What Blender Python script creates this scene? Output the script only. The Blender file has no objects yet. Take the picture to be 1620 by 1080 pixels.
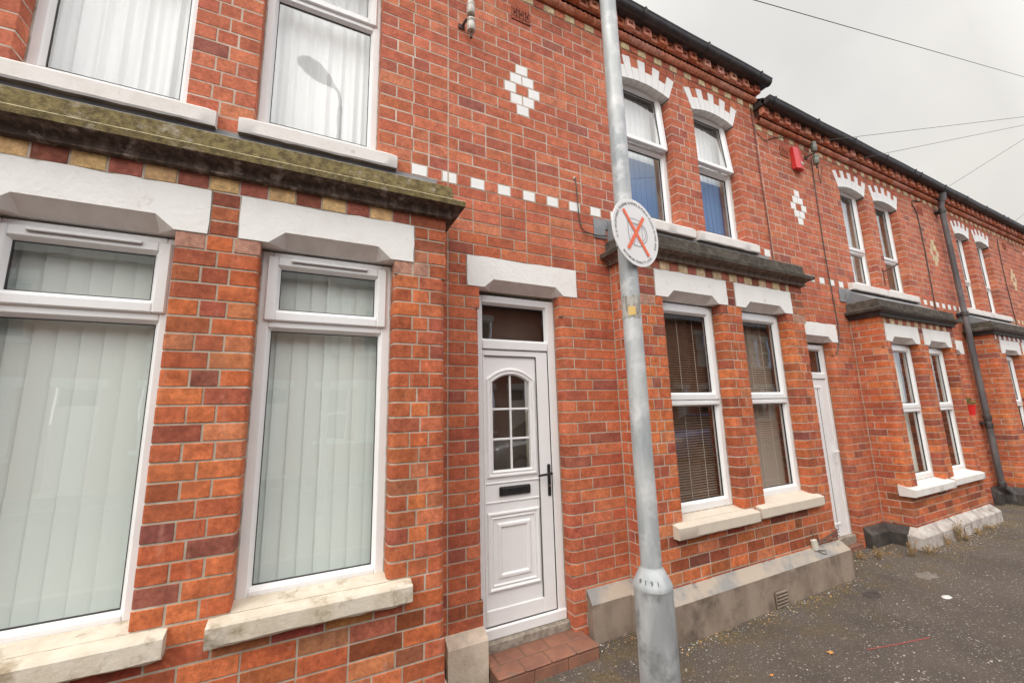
import bpy, math, random
from mathutils import Vector, Matrix
rnd = random.Random(7)
R = math.radians
scene = bpy.context.scene
COL = scene.collection

# ------------------------------------------------------------------ camera
cam_d = bpy.data.cameras.new("camera"); cam = bpy.data.objects.new("camera", cam_d); COL.objects.link(cam)
scene.camera = cam
cr = Vector((0.89733021, -0.44060796, -0.02575108)); cu = Vector((-0.05139007, -0.16225137, 0.98541035)); cf = Vector((0.43835779, 0.88291513, 0.16823593))
m = Matrix((cr, cu, -cf)).transposed().to_4x4(); m.translation = Vector((0, -2.637, 1.62615)); cam.matrix_world = m
cam_d.sensor_width = 36; cam_d.lens = 639.03 / 1620 * 36; cam_d.clip_start = 0.05; cam_d.clip_end = 3000

# ------------------------------------------------------------------ world, sun, exposure
SUN_EL, SUN_AZ = R(50), R(242)      # azimuth measured clockwise from +Y
w = bpy.data.worlds.new("World"); scene.world = w; w.use_nodes = True
nt = w.node_tree; nt.nodes.clear()
def N(t, typ, **kw):
    n = t.nodes.new(typ)
    for k, v in kw.items(): setattr(n, k, v)
    return n
def link(t, a, b): t.links.new(a, b)
sky = N(nt, 'ShaderNodeTexSky', sky_type='NISHITA', sun_disc=False, sun_elevation=SUN_EL, sun_rotation=SUN_AZ)
tc = N(nt, 'ShaderNodeTexCoord'); sx = N(nt, 'ShaderNodeSeparateXYZ'); link(nt, tc.outputs['Generated'], sx.inputs[0])
nz = N(nt, 'ShaderNodeTexNoise'); nz.inputs['Scale'].default_value = 2.2; nz.inputs['Detail'].default_value = 5; nz.inputs['Roughness'].default_value = .5
link(nt, tc.outputs['Generated'], nz.inputs['Vector'])
def mathn(t, op, a, b=None, c=None, clamp=False):
    n = N(t, 'ShaderNodeMath', operation=op); n.use_clamp = clamp
    for i, v in enumerate((a, b, c)):
        if v is None: continue
        if isinstance(v, (int, float)): n.inputs[i].default_value = v
        else: link(t, v, n.inputs[i])
    return n.outputs[0]
def maprange(t, v, a, b, c=0, d=1):
    n = N(t, 'ShaderNodeMapRange'); link(t, v, n.inputs[0])
    for i, q in zip((1, 2, 3, 4), (a, b, c, d)): n.inputs[i].default_value = q
    return n.outputs[0]
def mixc(t, f, a, b, blend='MIX'):
    n = N(t, 'ShaderNodeMix', data_type='RGBA', blend_type=blend)
    if isinstance(f, (int, float)): n.inputs[0].default_value = f
    else: link(t, f, n.inputs[0])
    for i, v in ((6, a), (7, b)):
        if isinstance(v, (tuple, list)): n.inputs[i].default_value = (v[0], v[1], v[2], 1)
        else: link(t, v, n.inputs[i])
    return n.outputs[2]
# cloud deck: brighter overhead, soft noise; a blue gap low over the far side of the street
zen = maprange(nt, sx.outputs[2], 0.0, 1.0, 0.0, 1.0)
cl = mixc(nt, zen, (9.0, 8.9, 8.75), (16.3, 16.1, 15.8))
cln = mixc(nt, maprange(nt, nz.outputs[0], .38, .66, 0, 1), (.85, .855, .865), (1.06, 1.05, 1.03))
side = maprange(nt, sx.outputs[1], -.45, .15, 0, 1)      # the sun sits behind thin cloud on the street side
cloud = mixc(nt, 1.0, mixc(nt, 1.0, cl, cln, 'MULTIPLY'), mixc(nt, side, (1.95, 1.94, 1.93), (.585, .58, .57)), 'MULTIPLY')
gapy = mathn(nt, 'MULTIPLY', maprange(nt, sx.outputs[1], -.25, -.45, 0, 1), maprange(nt, sx.outputs[0], .15, .5, .12, 1))
gapz = maprange(nt, mathn(nt, 'ADD', sx.outputs[2], mathn(nt, 'MULTIPLY', nz.outputs[0], .12)), .68, .52, 0, 1)
gap = mathn(nt, 'MULTIPLY', mathn(nt, 'MULTIPLY', gapy, gapz), .85)
bluesky = mixc(nt, .35, (1.9, 4.2, 9.0), sky.outputs[0])
colr = mixc(nt, gap, cloud, bluesky)
bg = N(nt, 'ShaderNodeBackground'); bg.inputs[1].default_value = .095; link(nt, colr, bg.inputs[0])
wo = N(nt, 'ShaderNodeOutputWorld'); link(nt, bg.outputs[0], wo.inputs[0])
sd = bpy.data.lights.new("sun", 'SUN'); sd.energy = 1.5; sd.angle = R(30); sd.color = (1, .975, .93)
sun = bpy.data.objects.new("sun", sd); COL.objects.link(sun)
sdir = Vector((math.sin(SUN_AZ) * math.cos(SUN_EL), math.cos(SUN_AZ) * math.cos(SUN_EL), math.sin(SUN_EL)))
sun.rotation_euler = sdir.to_track_quat('Z', 'Y').to_euler()
scene.view_settings.view_transform = 'Standard'; scene.view_settings.look = 'None'; scene.view_settings.gamma = 1
scene.view_settings.exposure = 0.27
scene.cycles.max_bounces = 8; scene.cycles.transparent_max_bounces = 16

# ------------------------------------------------------------------ materials
MATS = {}
def newmat(name, base=(.5, .5, .5), rough=.6, spec=.5, metal=0):
    if name in MATS: return MATS[name]
    mt = bpy.data.materials.new(name); mt.use_nodes = True; MATS[name] = mt
    b = mt.node_tree.nodes['Principled BSDF']
    b.inputs['Base Color'].default_value = (*base, 1); b.inputs['Roughness'].default_value = rough
    b.inputs['Specular IOR Level'].default_value = spec; b.inputs['Metallic'].default_value = metal
    return mt
def B(mt): return mt.node_tree.nodes['Principled BSDF']
def noise(t, scale, detail=4, rough=.55, vec=None, stretch=None, dist=0):
    n = N(t, 'ShaderNodeTexNoise'); n.inputs['Scale'].default_value = scale; n.inputs['Detail'].default_value = detail
    n.inputs['Roughness'].default_value = rough; n.inputs['Distortion'].default_value = dist
    if vec is None:
        g = N(t, 'ShaderNodeNewGeometry'); vec = g.outputs['Position']
    if stretch:
        mp = N(t, 'ShaderNodeMapping'); mp.inputs['Scale'].default_value = stretch; link(t, vec, mp.inputs[0]); vec = mp.outputs[0]
    link(t, vec, n.inputs['Vector'])
    return n.outputs[0]
def bump(t, h, strength, dist=.01, prev=None):
    n = N(t, 'ShaderNodeBump'); n.inputs['Strength'].default_value = strength; n.inputs['Distance'].default_value = dist
    link(t, h, n.inputs['Height'])
    if prev: link(t, prev, n.inputs['Normal'])
    return n.outputs[0]
def mottled(name, a, b, scale=6, lo=.4, hi=.65, rough=.7, bs=40, bstr=.3, bd=.004, c=None, cs=2, clo=.55, chi=.7, stretch=None, spec=.4, metal=0):
    mt = newmat(name, a, rough, spec, metal); t = mt.node_tree
    col = mixc(t, maprange(t, noise(t, scale, 6, .6, stretch=stretch), lo, hi), a, b)
    if c is not None: col = mixc(t, maprange(t, noise(t, cs, 5, .65), clo, chi), col, c)
    link(t, col, B(mt).inputs['Base Color'])
    if bstr: link(t, bump(t, noise(t, bs, 5, .6), bstr, bd), B(mt).inputs['Normal'])
    return mt

def brickmat():
    mt = newmat('brick', rough=.88, spec=.25); t = mt.node_tree
    at = N(t, 'ShaderNodeAttribute', attribute_name='col')
    f = noise(t, 55, 6, .7)
    c1 = mixc(t, maprange(t, f, .3, .7), (.70, .67, .66), (1.26, 1.27, 1.25))
    col = mixc(t, 1.0, at.outputs['Color'], c1, 'MULTIPLY')
    c2 = mixc(t, maprange(t, noise(t, 13, 5, .7), .32, .68), (.70, .66, .66), (1.24, 1.26, 1.26)); col = mixc(t, 1.0, col, c2, 'MULTIPLY')
    sp = maprange(t, noise(t, 330, 2, .5), .62, .72, 0, .55)
    col = mixc(t, sp, col, (.10, .05, .035))
    st = maprange(t, noise(t, 3.2, 6, .65, stretch=(1, 1, .6)), .55, .80, 0, .6)
    col = mixc(t, st, col, (.16, .075, .055))
    stv = maprange(t, noise(t, 26, 4, .6, stretch=(1, 1, .12)), .60, .8, 0, .35)
    col = mixc(t, stv, col, (.60, .33, .24))
    pale = maprange(t, noise(t, 9, 6, .75, stretch=(1, 1, .8)), .66, .80, 0, .4)
    col = mixc(t, pale, col, (.58, .42, .35))
    link(t, col, B(mt).inputs['Base Color'])
    link(t, bump(t, noise(t, 150, 5, .7), .35, .003, bump(t, noise(t, 22, 4, .6), .25, .006)), B(mt).inputs['Normal'])
    return mt
brickmat()
mottled('mortar_light', (.50, .40, .32), (.36, .275, .21), 14, .42, .7, .95, 90, .6, .004, c=(.66, .58, .49), cs=5, clo=.5, chi=.7, spec=.2)
mottled('mortar', (.44, .37, .285), (.33, .275, .21), 14, .42, .7, .95, 90, .6, .004, c=(.58, .51, .43), cs=5, clo=.5, chi=.7, spec=.2)
mottled('white_paint', (.78, .765, .74), (.71, .69, .66), 5, .5, .8, .6, 30, .25, .004, c=(.60, .56, .52), cs=11, clo=.66, chi=.85)
mottled('lintel_paint', (.79, .77, .74), (.73, .70, .665), 7, .45, .75, .75, 38, .6, .005, c=(.50, .44, .39), cs=10, clo=.62, chi=.80, stretch=(1, 1, .5))
mottled('lintel_soffit', (.82, .78, .74), (.70, .65, .61), 9, .4, .7, .85, 60, .35, .004, spec=.3)
mottled('sill_stone', (.60, .535, .44), (.48, .41, .31), 9, .42, .68, .8, 55, .45, .006, c=(.24, .18, .10), cs=8, clo=.54, chi=.72, stretch=(1, 1, .5))
mottled('sill_cream', (.58, .50, .41), (.52, .445, .36), 9, .45, .75, .75, 50, .3, .004, c=(.42, .35, .27), cs=9, clo=.68, chi=.8)
mottled('moss_tuft', (.20, .17, .05), (.11, .105, .03), 60, .4, .6, .98, 200, .8, .004)
mottled('sill_upper', (.70, .66, .62), (.62, .57, .52), 9, .45, .75, .75, 50, .3, .004, c=(.36, .30, .25), cs=14, clo=.64, chi=.78)
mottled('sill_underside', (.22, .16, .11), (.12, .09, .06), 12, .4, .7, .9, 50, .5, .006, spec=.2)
mottled('moss_stone', (.235, .185, .085), (.115, .090, .048), 34, .38, .62, .97, 130, .8, .008, c=(.34, .29, .22), cs=13, clo=.56, chi=.70, spec=.1)
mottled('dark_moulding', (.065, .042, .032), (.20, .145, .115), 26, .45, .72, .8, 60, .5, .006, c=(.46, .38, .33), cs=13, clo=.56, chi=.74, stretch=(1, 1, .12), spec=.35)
mottled('stone_edge', (.38, .33, .20), (.20, .175, .085), 40, .5, .6, .95, 90, .5, .006)
mottled('soot_stone', (.060, .050, .040), (.13, .11, .088), 16, .4, .7, .92, 90, .7, .008, c=(.04, .034, .03), cs=5, clo=.5, chi=.7, spec=.2)
mottled('brown_moulding', (.12, .08, .062), (.26, .195, .155), 24, .4, .7, .7, 60, .4, .005, spec=.35, stretch=(1, 1, .25))
mottled('black_paint', (.045, .040, .037), (.095, .082, .073), 12, .4, .7, .5, 50, .4, .005)
mottled('lead', (.19, .195, .205), (.27, .27, .275), 8, .4, .65, .55, 30, .3, .005, c=(.12, .12, .125), cs=4, metal=0)
mottled('render_plinth', (.30, .235, .185), (.20, .155, .12), 5, .4, .65, .93, 80, .5, .006, c=(.12, .09, .07), cs=3.5, clo=.5, chi=.68, spec=.2, stretch=(1, 1, .6))
mottled('plinth_cap', (.40, .335, .27), (.26, .25, .24), 4.5, .44, .60, .9, 60, .5, .006, c=(.17, .16, .15), cs=9, clo=.6, chi=.7, spec=.25)
mottled('plinth_white', (.52, .48, .44), (.36, .31, .28), 7, .42, .6, .9, 70, .6, .008, c=(.17, .135, .115), cs=5, clo=.50, chi=.70, spec=.25)
mottled('plinth_tan', (.60, .50, .40), (.45, .36, .28), 7, .45, .65, .9, 70, .5, .007, c=(.34, .30, .24), cs=5, clo=.5, chi=.7, spec=.25)
mottled('upvc', (.79, .785, .775), (.74, .73, .715), 4, .45, .75, .28, 20, .0, .004, c=(.62, .57, .53), cs=13, clo=.68, chi=.85, spec=.5)
mottled('door_white', (.80, .785, .775), (.76, .74, .73), 4, .45, .75, .33, 20, .0, .004, spec=.5)
mottled('hall_grey', (.36, .32, .29), (.24, .21, .19), 3, .35, .65, .9, 20, 0); mottled('sealant', (.50, .44, .38), (.30, .25, .20), 14, .42, .62, .8, 60, .4, .004); newmat('joint_dirt', (.16, .085, .055), .95); newmat('gasket', (.03, .028, .027), .6); newmat('gasket_grey', (.14, .13, .12), .6); newmat('groove', (.25, .22, .21), .8)
mottled('black_metal', (.012, .012, .013), (.03, .03, .03), 30, .4, .7, .35, 60, .15, .003)
newmat('brass', (.55, .38, .16), .3, metal=1)
mottled('concrete', (.36, .31, .255), (.22, .185, .15), 26, .4, .62, .95, 120, .8, .006, spec=.2)
mottled('galvanised', (.47, .485, .48), (.30, .325, .34), 16, .38, .66, .55, 60, .12, .003, c=(.60, .60, .60), cs=9, clo=.5, chi=.68, stretch=(1, 1, .25), spec=.5, metal=.15)
mottled('galvanised_worn', (.46, .47, .465), (.27, .28, .285), 7, .40, .62, .6, 60, .15, .003, c=(.15, .15, .145), cs=6, clo=.50, chi=.66, stretch=(1, 1, .3), spec=.4, metal=.1)
mottled('gutter_black', (.035, .03, .03), (.075, .062, .055), 14, .4, .7, .5, 50, .2, .004)
mottled('pipe_grey', (.085, .078, .08), (.18, .165, .165), 6, .42, .7, .45, 50, .2, .004, stretch=(1, 1, .3))
mottled('ceramic', (.52, .48, .42), (.38, .33, .28), 20, .4, .7, .3, 50, .1, .003)
mottled('ceramic_green', (.17, .19, .15), (.11, .12, .10), 20, .4, .7, .3, 50, .1, .003)
mottled('rust', (.10, .06, .045), (.05, .035, .03), 30, .4, .7, .8, 50, .4, .003)
newmat('cable_black', (.06, .055, .05), .6); newmat('cable_brown', (.14, .06, .045), .7)
newmat('alarm_red', (.62, .045, .04), .35); newmat('alarm_white', (.7, .6, .55), .4)
newmat('sign_white', (.76, .745, .73), .4); newmat('sign_black', (.02, .02, .02), .5); newmat('sign_orange', (.82, .13, .035), .45); newmat('sign_lilac', (.55, .45, .62), .5)
mottled('sticker', (.42, .40, .36), (.20, .18, .16), 60, .45, .6, .8, 50, .1, .003, stretch=(1, 1, .25)); newmat('sticker_yellow', (.62, .42, .14), .7)
mottled('slate', (.07, .07, .078), (.11, .11, .12), 6, .4, .7, .6, 40, .3, .006)
mottled('terracotta', (.42, .12, .065), (.30, .085, .05), 12, .4, .7, .85, 70, .4, .004)
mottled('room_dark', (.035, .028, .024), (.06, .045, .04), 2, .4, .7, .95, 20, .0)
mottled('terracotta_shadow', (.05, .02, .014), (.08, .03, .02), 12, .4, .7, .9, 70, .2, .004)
newmat('pot_red', (.70, .03, .025), .4); newmat('leaf_green', (.10, .16, .04), .7); newmat('leaf_yellow', (.30, .25, .08), .8)
newmat('leaf_dry', (.34, .22, .10), .85); newmat('stem_dry', (.24, .17, .09), .9); newmat('leaf_orange', (.55, .25, .07), .8)
newmat('gum', (.60, .58, .55), .8); newmat('red_line', (.42, .07, .06), .9); mottled('worn_concrete', (.20, .17, .14), (.14, .12, .10), 20, .4, .6, .9, 90, .5, .004)
newmat('car_blue', (.03, .10, .30), .25); newmat('car_glass', (.02, .025, .03), .08); newmat('tyre', (.02, .02, .02), .8); newmat('hub', (.4, .4, .42), .35, metal=.8)
newmat('paint_cream', (.62, .57, .48), .6)

def fabricmat(name, a, b, trans=.35, scale=3, stretch=(1, 1, .1)):
    mt = newmat(name, a, .85, .2); t = mt.node_tree
    col = mixc(t, maprange(t, noise(t, scale, 3, .5, stretch=stretch), .35, .65), a, b)
    link(t, col, B(mt).inputs['Base Color'])
    return mt
fabricmat('vertical_blind', (.80, .86, .82), (.775, .835, .795)); fabricmat('net_curtain', (.86, .87, .87), (.74, .75, .755), scale=9)
fabricmat('venetian', (.36, .215, .145), (.28, .17, .115)); fabricmat('venetian_light', (.56, .44, .36), (.48, .37, .29)); fabricmat('curtain_brown', (.24, .18, .14), (.14, .10, .08), scale=30)
fabricmat('curtain_cream', (.84, .83, .76), (.74, .72, .65), scale=16); fabricmat('blind_sky_reflection', (.13, .22, .40), (.10, .18, .36), scale=20); fabricmat('blind_pale', (.62, .66, .70), (.55, .60, .66), scale=12)  # the blind's blue is a painted reflection of the sky
def glassmat(name, tint=(1, 1, 1), ior=1.5, boost=0.0):
    mt = newmat(name); t = mt.node_tree; t.nodes.remove(B(mt))
    out = [n for n in t.nodes if n.type == 'OUTPUT_MATERIAL'][0]
    tr = N(t, 'ShaderNodeBsdfTransparent'); tr.inputs[0].default_value = (*tint, 1)
    gl = N(t, 'ShaderNodeBsdfGlossy'); gl.inputs['Roughness'].default_value = .015; gl.inputs[0].default_value = (.95, .95, .95, 1)
    nb = bump(t, noise(t, 3, 2, .5), .04, .02); link(t, nb, gl.inputs['Normal'])
    gg = N(t, 'ShaderNodeNewGeometry'); dp = N(t, 'ShaderNodeVectorMath', operation='DOT_PRODUCT'); link(t, gg.outputs['Incoming'], dp.inputs[0]); link(t, gg.outputs['Normal'], dp.inputs[1])
    sch = mathn(t, 'POWER', mathn(t, 'SUBTRACT', 1.0, mathn(t, 'ABSOLUTE', dp.outputs['Value'])), 5.0)
    f = mathn(t, 'ADD', mathn(t, 'MULTIPLY', sch, 1.0), .11 + boost, clamp=True)      # both faces of the pane together
    mx = N(t, 'ShaderNodeMixShader'); link(t, f, mx.inputs[0]); link(t, tr.outputs[0], mx.inputs[1]); link(t, gl.outputs[0], mx.inputs[2])
    link(t, mx.outputs[0], out.inputs[0])
glassmat('glass', (.975, .985, .975), 1.5, .02)
glassmat('glass_dark', (.55, .53, .50), 1.5, .03)

def tarmac():
    mt = newmat('tarmac', rough=.9, spec=.25); t = mt.node_tree
    g = N(t, 'ShaderNodeNewGeometry'); P = g.outputs['Position']
    base = mixc(t, maprange(t, noise(t, 70, 5, .7), .35, .65), (.078, .063, .052), (.118, .098, .082))
    base = mixc(t, maprange(t, noise(t, 1.4, 5, .6), .42, .62, 0, .6), base, (.060, .049, .041))
    def chips(scale, thr, stretch, size):
        mp = N(t, 'ShaderNodeMapping'); mp.inputs['Scale'].default_value = stretch; mp.inputs['Rotation'].default_value = (0, 0, .6 * size)
        wp = N(t, 'ShaderNodeTexNoise'); wp.inputs['Scale'].default_value = 60; link(t, P, wp.inputs['Vector'])
        ad = N(t, 'ShaderNodeVectorMath', operation='MULTIPLY_ADD'); link(t, wp.outputs['Color'], ad.inputs[0]); ad.inputs[1].default_value = (.012, .012, .0); link(t, P, ad.inputs[2])
        link(t, ad.outputs[0], mp.inputs[0])
        v = N(t, 'ShaderNodeTexVoronoi', voronoi_dimensions='2D'); v.inputs['Scale'].default_value = scale; v.inputs['Randomness'].default_value = 1
        link(t, mp.outputs[0], v.inputs['Vector'])
        s = N(t, 'ShaderNodeSeparateColor'); link(t, v.outputs['Color'], s.inputs[0])
        dens = mathn(t, 'MULTIPLY', maprange(t, noise(t, 2.3, 3, .6), .3, .7, .55, 1.5), thr)
        sel = mathn(t, 'LESS_THAN', s.outputs[0], dens)
        rad = mathn(t, 'LESS_THAN', v.outputs['Distance'], mathn(t, 'MULTIPLY_ADD', s.outputs[1], .18 * size, .13 * size))
        return mathn(t, 'MULTIPLY', sel, rad), s.outputs[2]
    for sc, th, stt, sz in ((80, .10, (1, .6, 1), .95), (52, .038, (.6, 1, 1), .95), (130, .12, (1, 1, 1), 1.0)):
        mk, val = chips(sc, th, stt, sz)
        base = mixc(t, mk, base, mixc(t, val, (.18, .15, .12), (.50, .455, .40)))
    # moss and grit lying along the foot of the wall
    s2 = N(t, 'ShaderNodeSeparateXYZ'); link(t, P, s2.inputs[0])
    band = maprange(t, s2.outputs[1], -1.0, -.45, 0, 1)
    ms = mathn(t, 'MULTIPLY', maprange(t, noise(t, 3.2, 6, .7), .47, .66), band)
    base = mixc(t, mathn(t, 'MULTIPLY', ms, .85), base, mixc(t, maprange(t, noise(t, 40, 4, .6), .4, .6), (.075, .06, .025), (.16, .11, .055)))
    link(t, base, B(mt).inputs['Base Color'])
    base2 = None
    link(t, bump(t, noise(t, 160, 5, .75), .6, .005), B(mt).inputs['Normal'])
tarmac()
mottled('road_asphalt', (.055, .053, .052), (.08, .076, .072), 50, .4, .65, .9, 140, .6, .006)
mottled('kerb_stone', (.26, .25, .235), (.20, .19, .18), 10, .4, .65, .85, 60, .4, .005)
mottled('ground_earth', (.09, .085, .06), (.12, .11, .07), 2, .4, .65, .95, 60, .4, .005)
mottled('quarry_tile', (.27, .12, .075), (.19, .085, .058), 7, .4, .65, .75, 60, .35, .004, c=(.15, .10, .075), cs=12, clo=.55, chi=.72)
mottled('opp_brick', (.46, .18, .12), (.38, .14, .09), 8, .4, .65, .9, 60, .4, .005)
newmat('double_yellow', (.55, .42, .08), .7)

# ------------------------------------------------------------------ mesh builder
class MB:
    def __init__(s): s.v = []; s.f = []; s.m = []; s.c = []; s.mats = []
    def mi(s, name):
        if name not in s.mats: s.mats.append(name)
        return s.mats.index(name)
    def face(s, pts, mat, col=(1, 1, 1)):
        n = len(s.v); s.v.extend(pts); s.f.append(tuple(range(n, n + len(pts)))); s.m.append(s.mi(mat)); s.c.append(col)
    def grid(s, rows, mat, col=(1, 1, 1), close=False, flip=False):
        n = len(s.v); k = len(rows[0]); i = s.mi(mat)
        for r in rows: s.v.extend(r)
        for a in range(len(rows) - 1):
            for b in range(k if close else k - 1):
                b2 = (b + 1) % k
                q = (n + a * k + b, n + a * k + b2, n + (a + 1) * k + b2, n + (a + 1) * k + b)
                s.f.append(q[::-1] if flip else q); s.m.append(i); s.c.append(col)
    def box(s, x0, x1, y0, y1, z0, z1, mat, col=(1, 1, 1), bev=0):
        if x0 > x1: x0, x1 = x1, x0
        if y0 > y1: y0, y1 = y1, y0
        if z0 > z1: z0, z1 = z1, z0
        b = min(bev, (x1 - x0) * .45, (y1 - y0) * .45, (z1 - z0) * .45)
        if b <= 0:
            n = len(s.v); s.v.extend([(x, y, z) for z in (z0, z1) for y in (y0, y1) for x in (x0, x1)])
            i = s.mi(mat)
            for q in ((0, 2, 3, 1), (4, 5, 7, 6), (0, 1, 5, 4), (2, 6, 7, 3), (0, 4, 6, 2), (1, 3, 7, 5)):
                s.f.append(tuple(n + a for a in q)); s.m.append(i); s.c.append(col)
            return
        i = s.mi(mat); n = len(s.v)
        idx = {}
        X = (x0, x1); Y = (y0, y1); Z = (z0, z1)
        for a in (0, 1):
            for bb in (0, 1):
                for c in (0, 1):
                    sx_, sy_, sz_ = (1 - 2 * a), (1 - 2 * bb), (1 - 2 * c)
                    for ax in range(3):
                        p = [X[a] + sx_ * b, Y[bb] + sy_ * b, Z[c] + sz_ * b]; p[ax] = (X[a], Y[bb], Z[c])[ax]
                        idx[(a, bb, c, ax)] = len(s.v); s.v.append(tuple(p))
        def F(q): s.f.append(tuple(q)); s.m.append(i); s.c.append(col)
        for ax in range(3):
            o = [k for k in range(3) if k != ax]
            for sgn in (0, 1):
                q = []
                for (u, v_) in ((0, 0), (1, 0), (1, 1), (0, 1)):
                    k = [0, 0, 0]; k[ax] = sgn; k[o[0]] = u; k[o[1]] = v_; q.append(idx[(*k, ax)])
                if (sgn == 0) != (ax == 1): q = q[::-1]
                F(q)
        for ax in range(3):
            o = [k for k in range(3) if k != ax]
            for u in (0, 1):
                for v_ in (0, 1):
                    def K(e, axx):
                        k = [0, 0, 0]; k[ax] = e; k[o[0]] = u; k[o[1]] = v_; return idx[(*k, axx)]
                    q = [K(0, o[0]), K(1, o[0]), K(1, o[1]), K(0, o[1])]
                    if (u ^ v_ ^ (ax == 1)): q = q[::-1]
                    F(q)
        for a in (0, 1):
            for bb in (0, 1):
                for c in (0, 1):
                    q = [idx[(a, bb, c, 0)], idx[(a, bb, c, 1)], idx[(a, bb, c, 2)]]
                    if (a ^ bb ^ c): q = q[::-1]
                    F(q[::-1])
    def tube(s, pts, r, mat, seg=10, caps=True, col=(1, 1, 1)):
        pts = [Vector(p) for p in pts]; rows = []
        rr = r if isinstance(r, (list, tuple)) else [r] * len(pts)
        up = None
        for i, p in enumerate(pts):
            d = (pts[min(i + 1, len(pts) - 1)] - pts[max(i - 1, 0)]).normalized()
            if up is None: up = Vector((0, 0, 1)) if abs(d.z) < .9 else Vector((1, 0, 0))
            a = d.cross(up).normalized(); b_ = d.cross(a).normalized(); up = -b_ if up.dot(-b_) > 0 else b_
            rows.append([tuple(p + a * math.cos(t) * rr[i] + b_ * math.sin(t) * rr[i]) for t in [2 * math.pi * k / seg for k in range(seg)]])
        s.grid(rows, mat, col, close=True, flip=True)
        if caps:
            s.face(rows[0], mat, col); s.face(rows[-1][::-1], mat, col)
    def lathe(s, prof, mat, cx=0, cy=0, seg=32, col=(1, 1, 1)):
        rows = [[(cx + r * math.cos(t), cy + r * math.sin(t), z) for t in [2 * math.pi * k / seg for k in range(seg)]] for r, z in prof]
        s.grid(rows, mat, col, close=True)
    def prism(s, poly, y0, y1, mat, col=(1, 1, 1), backmat=None):   # poly in (x,z), counter-clockwise seen from -y
        s.face([(x, y0, z) for x, z in poly], mat, col)
        s.face([(x, y1, z) for x, z in poly[::-1]], mat, col)
        n = len(poly)
        for i in range(n):
            a, b_ = poly[i], poly[(i + 1) % n]
            s.face([(a[0], y0, a[1]), (a[0], y1, a[1]), (b_[0], y1, b_[1]), (b_[0], y0, b_[1])], mat, col)
    def xform(s, M):
        s.v = [tuple(M @ Vector(p)) for p in s.v]
    def build(s, name, parent=None, smooth=30, **props):
        me = bpy.data.meshes.new(name); me.from_pydata(s.v, [], s.f)
        for k in s.mats: me.materials.append(MATS[k])
        me.polygons.foreach_set('material_index', s.m)
        if any(c != (1, 1, 1) for c in s.c):
            at = me.color_attributes.new('col', 'FLOAT_COLOR', 'CORNER'); buf = []
            for f, c in zip(s.f, s.c): buf.extend((c[0], c[1], c[2], 1.0) * len(f))
            at.data.foreach_set('color', buf)
        if smooth:
            me.polygons.foreach_set('use_smooth', [True] * len(s.f))
        me.update()
        if smooth: me.set_sharp_from_angle(angle=R(smooth))
        o = bpy.data.objects.new(name, me); COL.objects.link(o)
        if parent: o.parent = parent
        for k, v_ in props.items(): o[k] = v_
        return o
def empty(name, label, cat, group=None, loc=(0, 0, 0)):
    o = bpy.data.objects.new(name, None); COL.objects.link(o); o.empty_display_size = .1; o.location = loc
    o['label'] = label; o['category'] = cat
    if group: o['group'] = group
    return o

# ------------------------------------------------------------------ the setting
BAY = .30
g_ = MB(); g_.face([(-600, -600, -.16), (600, -600, -.16), (600, 600, -.16), (-600, 600, -.16)], 'ground_earth'); g_.build('ground', kind='structure')
def slab(name, x0, x1, y0, y1, z, mat, thick=.2):
    a = MB(); a.box(x0, x1, y0, y1, z - thick, z, mat); return a.build(name, kind='structure')
slab('pavement', -30, 60, -3.35, .3, 0, 'tarmac', .15)
kb = MB()
x = -30
while x < 60: kb.box(x + .003, x + .912, -3.48, -3.35, -.2, .006, 'kerb_stone', bev=.012); x += .915
kb.build('kerb', kind='structure')
slab('road', -60, 80, -8.6, -3.48, -.11, 'road_asphalt', .04)
kb = MB(); x = -30
while x < 60: kb.box(x + .003, x + .912, -8.73, -8.6, -.2, .006, 'kerb_stone', bev=.012); x += .915
kb.build('far_kerb', kind='structure')
slab('far_pavement', -30, 60, -10.6, -8.73, 0, 'tarmac', .15)

# ------------------------------------------------------------------ brickwork
def jit(c, a): 
    k = 1 + rnd.uniform(-a, a); return (c[0] * k, c[1] * k * (1 + rnd.uniform(-.05, .05)), c[2] * k * (1 + rnd.uniform(-.05, .05)))
PAL_MAIN = [((.475, .140, .077), 6), ((.52, .162, .088), 4), ((.435, .126, .072), 4), ((.55, .19, .105), 1.6), ((.38, .115, .074), 1.4), ((.32, .11, .08), .4)]
PAL_BAY = [((.51, .135, .053), 5), ((.56, .165, .062), 4), ((.45, .12, .054), 4), ((.37, .10, .056), 2.2), ((.28, .09, .062), .7), ((.53, .185, .085), 1.2)]
PAL_EAV = [((.66, .27, .175), 4), ((.70, .34, .25), 2), ((.58, .20, .11), 3)]
PAL_LOW = [((.49, .138, .065), 5), ((.45, .126, .063), 5), ((.40, .108, .06), 2.5), ((.53, .165, .08), 3), ((.32, .098, .067), .6)]
def pick(pal): 
    t = rnd.uniform(0, sum(p[1] for p in pal))
    for c, w_ in pal:
        t -= w_
        if t <= 0: return jit(c, .08)
    return jit(pal[0][0], .08)
WHITE = (.78, .775, .77); CREAM = (.68, .45, .22); CREAM2 = (.64, .50, .30); DARKRED = (.33, .11, .075)
GAP = .0085
def leg_normal(a, b):
    d = Vector((b[0] - a[0], b[1] - a[1])); d.normalize(); return d, Vector((d.y, -d.x))
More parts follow.
